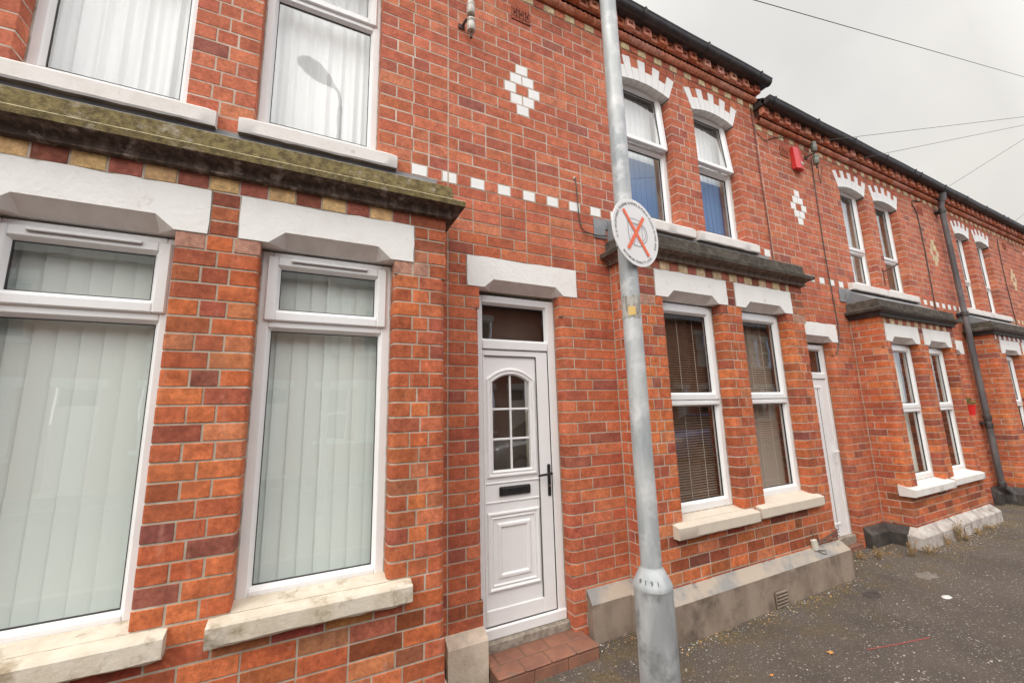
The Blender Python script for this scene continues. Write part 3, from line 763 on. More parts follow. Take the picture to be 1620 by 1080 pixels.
def cornice(parent, xl, xr, zm, mats, b=BAY):
    """moulded stone cornice over the bay, with lead flashing on top"""
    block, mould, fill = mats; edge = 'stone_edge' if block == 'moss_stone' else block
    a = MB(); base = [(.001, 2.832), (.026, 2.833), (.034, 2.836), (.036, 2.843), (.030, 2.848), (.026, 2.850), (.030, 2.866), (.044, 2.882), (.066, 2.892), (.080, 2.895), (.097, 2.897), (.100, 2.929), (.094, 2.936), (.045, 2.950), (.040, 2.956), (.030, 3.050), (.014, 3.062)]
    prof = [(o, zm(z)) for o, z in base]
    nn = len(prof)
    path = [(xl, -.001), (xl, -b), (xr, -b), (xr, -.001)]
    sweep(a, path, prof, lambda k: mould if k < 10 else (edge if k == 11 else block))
    # roof of the bay
    zt = prof[-1][1]; zw = zm(3.26)
    o = .004
    P_ = [(xl - o, -b - o), (xr + o, -b - o)]
    a.face([(xl - o, -b - o, zt), (xr + o, -b - o, zt), (xr + o, .01, zt), (xl - o, .01, zt)], 'lead')
    a.face([(xl, -b + .01, zt + .001), (xr, -b + .01, zt + .001), (xr - .0, .0, zw), (xl + .0, .0, zw)], 'lead')
    a.face([(xl, -b + .01, zt), (xl, .0, zw), (xl, .0, zt)], 'lead'); a.face([(xr, -b + .01, zt), (xr, .0, zt), (xr, .0, zw)], 'lead')
    c = a.build('cornice', parent, smooth=22)
    f = MB(); f.box(xl - .03, xr + .02, -.012, -.002, zm(3.18), zm(3.275), 'lead', bev=.003)
    f.box(xl - .15, xl - .02, -.010, -.002, zm(3.085), zm(3.27), 'lead', bev=.003)
    f.build('lead_flashing', parent)
    return c

def plinth(parent, xl, xr, dl, dr, mats, zt=.35, zf=.27, b=BAY, out=.09, wing=True, zbot=-.12):
    """rendered plinth round the foot of the bay, weathered top"""
    front, cap = mats; a = MB()
    path = [(xl, -.0), (xl, -b), (xr, -b), (xr, 0)]
    if wing: path = [(dr, 0)] + path + [(xr + .25, 0)]
    prof = [(out, zbot), (out, zf - .012), (out - .008, zf), (.0, zt), (-.01, zt)]
    sweep(a, path, prof, lambda k: front if k == 0 else cap)
    if wing:   # end cap beside the door
        a.face([(dr, -out, zbot), (dr, -out, zf), (dr, .0, zt), (dr, .10, zt), (dr, .10, zbot)][::-1], front)
    return a.build('plinth', parent, smooth=20)

def rope(mb, x0, x1, z, rz, yoff, mat='brick'):
    n = int((x1 - x0) / .008); rows = []; base = pick(PAL_BAY)
    K = 8
    seg = .056
    for i in range(n + 1):
        x_ = x0 + (x1 - x0) * i / n; row = []
        for k in range(K + 1):
            t = -math.pi / 2 + math.pi * k / K
            ph = ((x_ + .02 * math.sin(t)) / seg) % 1
            r = .40 + .60 * math.sqrt(max(0, 1 - (2 * ph - 1) ** 2))
            row.append((x_, -.02 - yoff * math.cos(t) * r, z + rz * math.sin(t) * (.85 + .15 * r)))
        rows.append(row)
    i = mb.mi(mat)
    # colour changes brick by brick
    cols = {}
    for a in range(len(rows) - 1):
        key = int((x0 + (x1 - x0) * a / n) / .225)
        if key not in cols: cols[key] = pick(PAL_EAV)
        mb.grid(rows[a:a + 2], mat, cols[key])

def eaves(parent, x0, x1, zm, left_return=False):
    a = MB(); z0 = zm(GT); h = zm(5.28) - zm(5.203)
    # cream and red header course
    x_ = x0; k = 0
    while x_ < x1 - .02:
        xe = min(x_ + .1125, x1)
        emit_brick(a, [(Vector((x_, 0)), Vector((0, -1))), (Vector((xe, 0)), Vector((0, -1)))], z0, z0 + h, jit(CREAM2, .08) if k % 2 == 0 else pick(PAL_MAIN), off=.006)
        x_ += .1125; k += 1
    a.box(x0, x1, .0, .06, z0, zm(5.46), 'mortar')
    zr0, zr1 = zm(5.282), zm(5.355)
    rope(a, x0, x1, (zr0 + zr1) / 2, (zr1 - zr0) / 2, .045)
    a.box(x0, x1, -.022, .01, zr0, zr1, 'terracotta')
    # pierced dentil blocks
    zd0, zd1 = zm(5.357), zm(5.45)
    x_ = x0; k = 0
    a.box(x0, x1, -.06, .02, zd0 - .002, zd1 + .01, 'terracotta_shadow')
    while x_ < x1 - .03:
        xe = min(x_ + .112, x1) - .004; xs = x_ + .004; yf = -.116 if k % 2 == 0 else -.090
        col = pick(PAL_EAV); hz0 = zd0 + .033; hz1 = zd1 - .030; c_ = (xs + xe) / 2; hx0, hx1 = c_ - .028, c_ + .028
        O = [(xs, zd0), (xe, zd0), (xe, zd1), (xs, zd1)]; I = [(hx0, hz0), (hx1, hz0), (hx1, hz1), (hx0, hz1)]
        for q in range(4):
            A, B_ = O[q], O[(q + 1) % 4]; C, D = I[(q + 1) % 4], I[q]
            a.face([(A[0], yf, A[1]), (B_[0], yf, B_[1]), (C[0], yf, C[1]), (D[0], yf, D[1])], 'brick', col)
            a.face([(D[0], yf, D[1]), (C[0], yf, C[1]), (C[0], yf + .03, C[1]), (D[0], yf + .03, D[1])], 'brick', col)
            a.face([(A[0], yf, A[1]), (A[0], -.0, A[1]), (B_[0], -.0, B_[1]), (B_[0], yf, B_[1])], 'brick', col)
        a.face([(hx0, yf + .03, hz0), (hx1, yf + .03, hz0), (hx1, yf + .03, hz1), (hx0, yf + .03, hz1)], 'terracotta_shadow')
        x_ += .112; k += 1
    return a.build('eaves_moulding', parent, smooth=35)

def gutter(parent, x0, x1, zm):
    a = MB(); zt = zm(5.515); rr = .052; cy = -.165
    prof = [(cy + rr + .004, zt), (cy + rr, zt)] + [(cy + rr * math.cos(t), zt - .012 - rr * 1.15 * math.sin(t)) for t in [math.pi * k / 10 for k in range(11)]] + [(cy - rr - .006, zt - .004), (cy - rr - .006, zt + .004), (cy - rr + .002, zt + .004)]
    n = 24; rows = []
    for i in range(n + 1):
        x_ = x0 + (x1 - x0) * i / n; s_ = .004 * math.sin(i * .7)
        rows.append([(x_, y, z + s_) for y, z in prof])
    a.grid(rows, 'gutter_black', flip=True)
    a.face([rows[0][k] for k in range(len(prof))], 'gutter_black'); a.face([rows[-1][k] for k in range(len(prof))][::-1], 'gutter_black')
    a.box(x0, x1, cy + rr - .03, -.02, zm(5.452), zt + .01, 'gutter_black')
    x_ = x0 + .1
    while x_ < x1:                                   # joint collars
        pr = [(cy + (rr + .006) * math.cos(t), zt - .012 - (rr + .006) * 1.15 * math.sin(t)) for t in [math.pi * k / 10 for k in range(11)]] + [(cy - rr - .012, zt + .008)]
        a.grid([[(x_, y, z) for y, z in pr], [(x_ + .035, y, z) for y, z in pr]], 'gutter_black', flip=True)
        a.box(x_ + .012, x_ + .022, cy - rr - .014, cy - rr + .03, zt - .002, zt + .016, 'gutter_black')
        x_ += .92
    return a.build('gutter', parent, smooth=35)

def roof(parent, x0, x1, zm):
    a = MB(); z0 = zm(5.53); n = 16
    for k in range(n):
        ya, yb = -.14 + k * .27, -.14 + (k + 1) * .27 + .02; za, zb = z0 + k * .17 + .012, z0 + (k + 1) * .17 + .005
        x_ = x0 + (.13 if k % 2 else 0)
        a.face([(x0, ya, za), (x1, ya, za), (x1, yb, zb), (x0, yb, zb)], 'slate'); a.face([(x0, ya, za - .012), (x1, ya, za - .012), (x1, ya, za), (x0, ya, za)], 'slate')
    yr = -.14 + n * .27; zr = z0 + n * .17
    a.tube([(x0, yr, zr + .02), (x1, yr, zr + .02)], .09, 'terracotta', 10)
    a.face([(x0, yr, zr), (x1, yr, zr), (x1, yr * 2, z0), (x0, yr * 2, z0)], 'slate')
    return a.build('roof', parent, smooth=0)

def airbrick(parent, x0, x1, z0, z1, y, mat='terracotta', kind='lattice', name='air_vent'):
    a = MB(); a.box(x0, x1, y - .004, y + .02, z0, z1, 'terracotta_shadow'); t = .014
    frame(a, x0, x1, z0, z1, y - .009, t, .006, mat, bev=.002)
    if kind == 'lattice':
        W, H = x1 - x0, z1 - z0
        for i in range(3):
            for j in range(2):
                cx, cz = x0 + W * (i + .5) / 3, z0 + H * (j + .5) / 2
                for an in (0, 60, 120):
                    dx, dz = math.cos(R(an)) * W / 6.2, math.sin(R(an)) * H / 4.2
                    a.tube([(cx - dx, y - .006, cz - dz), (cx + dx, y - .006, cz + dz)], .006, mat, 5)
        for i in (1, 2): a.box(x0 + W * i / 3 - .006, x0 + W * i / 3 + .006, y - .008, y - .003, z0, z1, mat)
    else:
        n = 5
        for i in range(n):
            zz = z0 + (z1 - z0) * (i + .5) / n; a.box(x0 + .01, x1 - .01, y - .014, y - .002, zz - .006, zz + .008, mat, bev=.002)
    return a.build(name, parent)

# ------------------------------------------------------------------ one terraced house
def terraced_house(cfg):
    zm = cfg.get('zm', lambda z: z); b = BAY
    H = empty('terraced_house', cfg['label'], 'house', 'red brick terraced houses', (0, 0, 0))
    X0, X1 = cfg['x']; dl, dr = cfg['door']; bl, br = cfg['bay']; (a0, a1), (c0, c1) = cfg['win']; (p0, p1), (q0, q1) = cfg['lint']; (e0, e1) = cfg['dlint']
    ups = cfg['up']; rec = .10
    wall = MB()
    wt_x = []
    k = 0; ph = cfg.get('white_phase', .553)
    x_ = ph + math.floor((X0 - ph) / .2225) * .2225
    white = []
    while x_ < X1:
        if cfg['upsill'][0][0] - .05 < x_ < cfg['upsill'][-1][1] + .02: x_ += .2225; continue
        white.append((x_, x_ + .1112, jit(WHITE, .03) if cfg.get('course', 'white') == 'white' else jit(CREAM2, .05))); white.append((x_ + .1112, x_ + .2225, 'pal')); x_ += .2225
    dcx = cfg['diamond']; dcol = WHITE if cfg.get('dcol', 'white') == 'white' else CREAM2
    hd = .1125
    dia = {7: [(-.5, .5)], 8: [(-1, 0), (0, 1)], 9: [(-1.5, -.5), (.5, 1.5)], 10: [(-1, 0), (0, 1)], 11: [(-.5, .5)]}
    zsill, zsilb = .754, .664
    topup = 4.84; gap_ = cfg['sill'][1][0] - cfg['sill'][0][1] < .05
    darkz = cfg.get('dark', .0)
    def cf_main(x, y, z):
        c = pick(PAL_MAIN if z > 2.9 else PAL_LOW)
        if z < .7 and rnd.random() < .3: c = tuple(v * .7 for v in c)
        return c
    def cf_bay(x, y, z):
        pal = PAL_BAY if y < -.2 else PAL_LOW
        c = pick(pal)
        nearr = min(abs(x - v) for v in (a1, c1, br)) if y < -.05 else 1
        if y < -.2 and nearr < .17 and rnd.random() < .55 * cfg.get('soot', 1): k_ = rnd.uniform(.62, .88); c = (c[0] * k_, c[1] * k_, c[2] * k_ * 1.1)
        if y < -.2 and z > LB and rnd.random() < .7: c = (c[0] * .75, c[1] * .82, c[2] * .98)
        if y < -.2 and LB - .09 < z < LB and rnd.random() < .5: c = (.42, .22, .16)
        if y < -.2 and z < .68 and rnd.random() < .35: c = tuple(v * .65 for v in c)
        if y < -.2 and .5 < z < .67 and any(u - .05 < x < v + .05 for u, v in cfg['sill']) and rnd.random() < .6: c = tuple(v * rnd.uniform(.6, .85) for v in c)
        return c
    for i in range(len(ROWS) - 1):
        za, zb = ROWS[i], ROWS[i + 1]; mid = (za + zb) / 2; par = i % 2; ZA, ZB = zm(za), zm(zb)
        if mid < .03: continue
        rr = .045 if .42 < mid < LB - .09 else .004
        rd = .05 if .45 < mid < LB - .17 else .004
        if mid < LB:      # doors and bay windows open
            lay(wall, [(X0, 0), (dl, 0), (dl, rec)], [0, rd, 0], ZA, ZB, par, cf_main)
            jb = [(dr, rec), (dr, 0), (bl, 0), (bl, -b)]; rb = [0, rd, 0, rr]
            if mid > zsill:
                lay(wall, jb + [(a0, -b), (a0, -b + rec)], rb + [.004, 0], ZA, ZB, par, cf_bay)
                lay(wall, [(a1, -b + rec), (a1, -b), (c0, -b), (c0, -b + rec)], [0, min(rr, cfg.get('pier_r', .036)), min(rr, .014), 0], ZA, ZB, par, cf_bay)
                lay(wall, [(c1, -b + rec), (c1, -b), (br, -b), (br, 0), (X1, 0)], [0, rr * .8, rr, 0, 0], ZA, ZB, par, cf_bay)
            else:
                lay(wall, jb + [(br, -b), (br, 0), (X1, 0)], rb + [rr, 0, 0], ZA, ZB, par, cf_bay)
        elif mid < LT:    # lintel courses
            lay(wall, [(X0, 0), (e0 - .003, 0)], [0, 0], ZA, ZB, par, cf_main)
            lay(wall, [(e1 + .003, 0), (bl, 0), (bl, -b), (p0 - .003, -b)], [0, 0, .004, 0], ZA, ZB, par, cf_bay)
            lay(wall, [(p1 + .003, -b), (q0 - .003, -b)], [0, 0], ZA, ZB, 0, cf_bay)
            lay(wall, [(q1 + .003, -b), (br, -b), (br, 0), (X1, 0)], [0, .004, 0, 0], ZA, ZB, par, cf_bay)
        else:
            forced = None
            if i == ILT:  # cream and dark red headers round the bay
                fz = []; x_ = bl + .06; k = 0; st = cfg.get('cream_step', .128)
                while x_ < br - .05:
                    fz.append((x_, min(x_ + st, br - .05), jit(cfg.get('cream', CREAM), .12) if k % 2 == 0 else jit(DARKRED, .3))); x_ += st; k += 1
                lay(wall, [(X0, 0), (bl, 0), (bl, -b), (br, -b), (br, 0), (X1, 0)], [0, 0, .004, .004, 0, 0], ZA, ZB, par, cf_bay, forced=fz)
                continue
            if i + 1 == IW: forced = white
            du = i - IW
            if du in dia: forced = sorted([(dcx + u * hd, dcx + v * hd, jit(dcol, .03)) for u, v in dia[du]] + ([(dcx - .5 * hd, dcx + .5 * hd, 'pal')] if du == 9 else []))
            if mid > WT and mid < topup + .02:
                xs = X0
                pcs = []; 
                for (u0, u1) in ups: 
                    pcs.append((xs, u0)); xs = u1
                pcs.append((xs, X1))
                for n_, (s0, s1) in enumerate(pcs):
                    pts = [(s0, 0), (s1, 0)]; rad = [0, 0]
                    if n_ > 0: pts = [(s0, rec)] + pts; rad = [0, .004, 0]
                    if n_ < len(pcs) - 1: pts = pts + [(s1, rec)]; rad = rad[:-1] + [.004, 0]
                    lay(wall, pts, rad, ZA, ZB, par, cf_main, forced=forced)
            elif mid > WT:
                xs = X0; hw = [((u0 + u1) / 2, (u1 - u0) / 2) for u0, u1 in ups]
                t = min(1, (mid - 4.84) / .3); 
                for (cx, h_) in hw:
                    e = h_ * (1.03 + .06 * t) + .006; lay(wall, [(xs, 0), (cx - e, 0)], [0, 0], ZA, ZB, par, cf_main, forced=forced); xs = cx + e
                lay(wall, [(xs, 0), (X1, 0)], [0, 0], ZA, ZB, par, cf_main, forced=forced)
            else:
                lay(wall, [(X0, 0), (X1, 0)], [0, 0], ZA, ZB, par, cf_main, forced=forced)
    # solid fabric behind the facing (keeps light out)
    for (u0, u1) in ((X0, dl - .0), (dr, X1)): wall.box(u0, u1, rec + .002, rec + .2, 0, zm(LB), 'mortar')
    wall.box(X0, X1, .10, .3, zm(LB), zm(3.40), 'mortar')
    xs = X0
    for (u0, u1) in ups: wall.box(xs, u0, rec + .001, rec + .2, zm(3.40), zm(5.5), 'mortar'); wall.box(u0, u1, rec + .075, rec + .2, zm(5.0), zm(5.5), 'mortar'); xs = u1
    wall.box(xs, X1, rec + .001, rec + .2, zm(3.40), zm(5.5), 'mortar')
    wall.build('wall', H, smooth=25)
    for (u, v) in ((p0, p1), (q0, q1)):
        l = MB(); lintel(l, u, v, zm(LB), zm(LT) - .002, -b); l.build('lintel', H)
    l = MB(); lintel(l, e0, e1, zm(LB), zm(LT) - .002, 0); l.build('lintel', H, label='white lintel over the door')
    for n_, (u, v) in enumerate(cfg['sill']):
        u += .012 * n_; v -= .012 * (1 - n_); dz = (.016 if n_ and gap_ else 0)
        l = MB(); sill(l, u, v, zm(zsilb) + dz, zm(zsill) + dz, -b - .06 + dz * .4, -b + .10, cfg['sillmat'], rough=cfg.get('sillrough', .005)); l.build('sill', H)
    for (u, v) in cfg['upsill']:
        l = MB(); sill(l, u, v, zm(3.272), zm(3.372), -.055, .10, cfg.get('upsillmat', 'sill_upper'), slope=.04, rough=.003); l.build('sill', H)
    gd = cfg['ground_style']
    for (u, v), dr_ in zip(((a0, a1), (c0, c1)), cfg['dress']):
        window(H, u + .0, v - .0, zm(.79 if gd != 'fanlight' else .752), zm(LB) - .012, -b + rec, gd, dr_, zm(2.118) if gd == 'fanlight' else zm(1.665), vent=1 if gd == 'fanlight' else 0, glass=cfg.get('glass', 'glass'))
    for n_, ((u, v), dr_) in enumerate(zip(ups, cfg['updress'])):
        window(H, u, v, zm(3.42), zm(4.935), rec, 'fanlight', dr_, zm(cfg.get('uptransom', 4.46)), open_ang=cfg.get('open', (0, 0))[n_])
        arch(H, u - .012, v + .012, 4.84, zm)
    door(H, dl, dr, zm(.135), zm(2.515) - .02, rec, cfg['door_style'])
    cornice(H, bl, br, zm, cfg['cornice'])
    eaves(H, X0 + .002, X1 - .002, zm); gutter(H, X0 + (-.02 if cfg.get('gutter_start') else 0), X1 + cfg.get('gutter_end', 0), zm); roof(H, X0, X1, zm)
    if cfg.get('vent'):
        u0, u1 = cfg['vent']; airbrick(H, u0, u1, zm(4.97), zm(5.10), 0)
    return H

def zmap2(z): return .630 + .9705 * (z - .754)
ident = lambda z: z
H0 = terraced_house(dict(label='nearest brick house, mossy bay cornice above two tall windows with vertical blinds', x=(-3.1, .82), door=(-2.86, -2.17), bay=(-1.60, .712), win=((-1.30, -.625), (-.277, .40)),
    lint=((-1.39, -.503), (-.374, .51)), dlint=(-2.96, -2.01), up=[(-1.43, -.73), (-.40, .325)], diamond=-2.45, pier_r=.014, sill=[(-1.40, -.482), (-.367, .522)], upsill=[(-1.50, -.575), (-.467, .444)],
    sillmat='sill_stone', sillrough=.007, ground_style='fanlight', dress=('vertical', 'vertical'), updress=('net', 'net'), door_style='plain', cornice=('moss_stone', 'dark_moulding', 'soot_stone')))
H1 = terraced_house(dict(label='brick house with the white six-pane arched door and venetian blinds in its bay', x=(.82, 4.73), door=(1.055, 1.745), bay=(2.28, 4.59), win=((2.557, 3.27), (3.56, 4.265)),
    lint=((2.486, 3.374), (3.493, 4.373)), dlint=(.9625, 1.914), up=[(2.53, 3.23), (3.60, 4.26)], diamond=1.468, sill=[(2.448, 3.399), (3.410, 4.355)], upsill=[(2.40, 3.372), (3.42, 4.393)],
    sillmat='sill_cream', sillrough=.003, ground_style='sashlook', dress=('venetian', 'venetian_light'), updress=('sky_tinted', 'sky_tinted'), door_style='georgian', cornice=('soot_stone', 'brown_moulding', 'soot_stone'),
    vent=(1.385, 1.572), gutter_end=.09, open=(4, 5), uptransom=4.23, cream=CREAM2, cream_step=.11, glass='glass'))
H2 = terraced_house(dict(label='third brick house along, black bay cornice, red alarm box and plain white narrow door', x=(4.73, 8.60), zm=zmap2, door=(4.97, 5.66), bay=(6.17, 8.316), win=((6.37, 7.12), (7.40, 8.12)),
    lint=((6.272, 7.171), (7.309, 8.172)), dlint=(4.86, 5.81), up=[(6.49, 7.17), (7.46, 8.17)], diamond=5.405, sill=[(6.15, 7.24), (7.26, 8.20)], upsill=[(6.29, 7.24), (7.26, 8.236)], soot=.6,
    sillmat='sill_upper', ground_style='sashlook', dress=('cream', 'cream'), updress=('net', 'brown'), door_style='plain', cornice=('soot_stone', 'black_paint', 'black_paint'), vent=(5.17, 5.35), gutter_start=True, cream=CREAM2, cream_step=.11, uptransom=3.95, white_phase=5.40))
H3 = terraced_house(dict(label='fourth brick house, beyond the black drainpipe, with cream diamond and white-topped arches', x=(8.60, 12.52), zm=zmap2, door=(8.85, 9.52), bay=(9.86, 12.15), win=((10.28, 10.95), (11.30, 11.98)),
    lint=((10.12, 11.04), (11.16, 12.05)), dlint=(8.75, 9.66), up=[(10.40, 11.02), (11.36, 12.01)], diamond=9.32, dcol='cream', sill=[(10.0, 11.1), (11.12, 12.10)], upsill=[(10.06, 11.14), (11.16, 12.24)], soot=.6,
    sillmat='sill_upper', ground_style='sashlook', dress=('brown', 'cream'), updress=('brown', 'brown'), door_style='plain', cornice=('soot_stone', 'black_paint', 'black_paint'), vent=(8.98, 9.16), cream=WHITE, cream_step=.11, uptransom=3.95, white_phase=5.40))
sh = 3.92
H4 = terraced_house(dict(label='farthest brick house at the right edge of the picture with cream diamond', x=(12.52, 16.44), zm=zmap2, door=(12.77, 13.44), bay=(13.9, 16.1), win=((14.2, 14.87), (15.22, 15.9)),
    lint=((14.04, 14.96), (15.08, 15.97)), dlint=(12.67, 13.58), up=[(14.32, 14.94), (15.28, 15.93)], diamond=13.12, dcol='cream', course='cream', sill=[(13.95, 15.02), (15.04, 16.02)], upsill=[(13.98, 15.06), (15.08, 16.16)], soot=.6,
    sillmat='sill_upper', ground_style='sashlook', dress=('cream', 'cream'), updress=('brown', 'brown'), door_style='plain', cornice=('soot_stone', 'black_paint', 'black_paint'), vent=(12.9, 13.08), cream=WHITE, cream_step=.11, uptransom=3.95, white_phase=5.40))
#PART2
# ------------------------------------------------------------------ plinths, steps, vents low down
def plinth_end(mb, x, out, zf, zt, mat, side, zbot=-.12):
    q = [(x, -out, zbot), (x, -out, zf - .012), (x, -out + .008, zf), (x, 0, zt), (x, .1, zt), (x, .1, zbot)]
    mb.face(q if side > 0 else q[::-1], mat)
def plinth_run(parent, path, out, zf, zt, front, cap, ends=(0, 0), label=None, cut=0):
    a = MB(); prof = [(out, -.12), (out, (zf - .012) * .5), (out, zf - .012), (out - .008, zf), (.0, zt), (-.012, zt)]
    sweep(a, path, prof, lambda k: front if k < 2 else cap)
    if ends[0]: plinth_end(a, path[0][0], out, zf, zt, front, -1)
    if ends[1]: plinth_end(a, path[-1][0], out, zf, zt, front, 1)
    return a.build('plinth', parent, smooth=20, **({'label': label} if label else {}))
b = BAY
plinth_run(H0, [(-2.17, 0), (-1.60, 0), (-1.60, -b), (.712, -b), (.712, 0), (.785, 0)], .045, .16, .215, 'plinth_tan', 'plinth_tan', (1, 0))
plinth_run(H1, [(.80, 0), (1.058, 0)], .07, .245, .285, 'plinth_tan', 'plinth_tan', (1, 1), 'cream painted block left of the tiled step')
plinth_run(H1, [(1.86, 0), (2.28, 0), (2.28, -b), (4.59, -b), (4.59, 0), (4.70, 0)], .06, .262, .335, 'render_plinth', 'plinth_cap', (1, 1))
plinth_run(H2, [(5.70, 0), (6.17, 0), (6.17, -b + .06)], .07, .15, .215, 'black_paint', 'black_paint', (1, 0), 'black painted plinth beside the narrow door')
plinth_run(H2, [(6.17, -b + .07), (6.17, -b), (8.316, -b), (8.316, 0), (8.5, 0)], .075, .14, .215, 'plinth_white', 'plinth_white', (0, 0), 'flaking white plinth under the bay')
plinth_run(H3, [(9.55, 0), (9.86, 0), (9.86, -b), (12.15, -b), (12.15, 0), (12.45, 0)], .08, .17, .26, 'black_paint', 'black_paint', (1, 0))
plinth_run(H4, [(13.5, 0), (13.9, 0), (13.9, -b), (16.1, -b), (16.1, 0), (16.4, 0)], .08, .17, .26, 'render_plinth', 'render_plinth', (1, 0))
airbrick(H1, 3.435, 3.60, -.0, .125, -b - .062, 'render_plinth', 'louvre')
airbrick(H2, 7.13, 7.29, .0, .10, -b - .077, 'plinth_white', 'louvre')
airbrick(H1, 2.30 - .001, 2.30, 2.75, 2.82, -.1, 'terracotta', 'louvre')
# tiled doorstep
def doorstep(H, x0, x1, y0, y1, z, mat='quarry_tile', thr=(.135,)):
    a = MB(); a.box(x0 + .004, x1 - .004, y0 + .006, .17, -.1, z - .004, 'joint_dirt')
    n = 4; w_ = (x1 - x0) / n
    for r_ in range(2):
        ya = y0 - .004 + r_ * (y1 - y0) / 2; yb = ya + (y1 - y0) / 2 - .005; off = w_ * .35 if r_ else 0
        xs = [x0] + [x0 + off + w_ * k for k in range(0 if off else 1, n)] + [x1]
        for u, v in zip(xs, xs[1:]):
            if v - u > .03: a.box(u + .002, v - .002, ya, yb, z - .018, z + rnd.uniform(-.0015, .0015), mat, bev=.007)
    k = x0
    for i in range(3): a.box(x0 + (x1 - x0) * i / 3 + .002, x0 + (x1 - x0) * (i + 1) / 3 - .002, y0, y0 + .02, -.04, z - .02, mat, bev=.006)
    o = a.build('doorstep', H)
    c = MB(); c.box(x0, x1, y1, .175, 0, .137, 'concrete', bev=.008); c.build('threshold', H); return o
doorstep(H1, 1.062, 1.80, -.20, .055, .085)
for H, x0, x1 in ((H2, 4.97, 5.66), (H3, 8.85, 9.52), (H4, 12.77, 13.44), (H0, -2.86, -2.17)): doorstep(H, x0, x1, -.0, .06, .055)

# ------------------------------------------------------------------ drainpipe of the fourth house
p = MB(); px, py = 9.72, -.085
p.lathe([(.028, 5.27), (.028, 5.25), (.062, 5.24), (.066, 5.20), (.06, 5.10), (.040, 5.03), (.036, 5.03)], 'pipe_grey', px, py - .03, 18)
p.tube([(px, py - .03, 5.06), (px, py, 4.95), (px, py, .42), (px, py - .0, .30), (px + .05, py - .05, .22), (px + .09, py - .08, .16), (px + .09, py - .08, .06)], .038, 'pipe_grey', 16)
for z in (4.86, 3.02, 1.32, 1.20, .30): p.lathe([(.037, z - .04), (.049, z - .035), (.049, z + .03), (.045, z + .04), (.037, z + .045)], 'gutter_black', px, py, 18)
for z in (4.86, 3.02, 1.24): p.box(px - .085, px + .085, py + .045, py + .06, z - .02, z + .02, 'gutter_black', bev=.004); p.box(px - .075, px + .075, py + .02, py + .085, z - .012, z + .012, 'gutter_black')
p.build('drainpipe', H3, smooth=40)

# ------------------------------------------------------------------ street lighting column with its sign
def lamp_column(name, label, x, y, ztop, arm, lantern, group=None):
    t = empty(name, label, 'lamp post', group, (x, y, 0))
    a = MB()
    a.lathe([(.076, -.02), (.0755, .03), (.0735, .935), (.0735, .937)], 'galvanised_worn', 0, 0, 40)
    a.box(.020, .030, -.0745, -.060, .10, .60, 'gasket')
    a.box(.0660, .0765, -.020, .020, .08, .86, 'galvanised_worn', bev=.003)
    a.tube([(.072, -.026, .08), (.071, -.026, .86)], .0025, 'gasket', 5)
    a.build('base', t, smooth=40)
    a = MB(); a.lathe([(.0745, .936), (.0748, .944), (.071, .955), (.047, 1.002), (.0425, 1.008), (.0415, 1.012)], 'galvanised', 0, 0, 40)
    a.build('collar', t, smooth=35)
    a = MB(); a.lathe([(.0405, 1.0), (.0400, 2.6), (.0385, 4.0), (.036, ztop), (.0, ztop + .01)], 'galvanised', 0, 0, 32); a.build('shaft', t, smooth=40)
    if lantern:
        ax, ay = arm; a = MB(); L_ = math.hypot(ax, ay); d = Vector((ax, ay, 0)).normalized()
        pts = [(0, 0, ztop - .15), (0, 0, ztop + .02)] + [tuple(d * (L_ * (1 - math.cos(R(q))) * .35) + Vector((0, 0, ztop + .25 * math.sin(R(q))))) for q in (20, 45, 70, 90)] + [(d.x * L_, d.y * L_, ztop + .25)]
        a.tube(pts, .024, 'galvanised', 12); a.build('bracket_arm', t, smooth=40)
        a = MB(); rows = []
        s = Vector((-d.y, d.x, 0)); c = Vector((d.x * L_, d.y * L_, ztop + .25))
        for u, hw, up, dn in ((-.05, .035, .03, .03), (.02, .06, .045, .04), (.15, .12, .075, .06), (.35, .15, .085, .085), (.50, .12, .065, .07), (.58, .05, .02, .03)):
            q = c + d * u; rows.append([tuple(q + s * (hw * math.cos(R(k * 30))) + Vector((0, 0, (up if math.sin(R(k * 30)) > 0 else dn) * math.sin(R(k * 30))))) for k in range(12)])
        a.grid(rows, 'sign_white', close=True); a.face(rows[0][::-1], 'sign_white'); a.face(rows[-1], 'sign_white'); a.build('lantern', t, smooth=40)
    return t
LP = lamp_column('lamp_post', 'tall grey galvanised lamp post with round sign, standing in front of the brick bay', 1.236, -1.33, 5.6, (.15, -1.0), True)
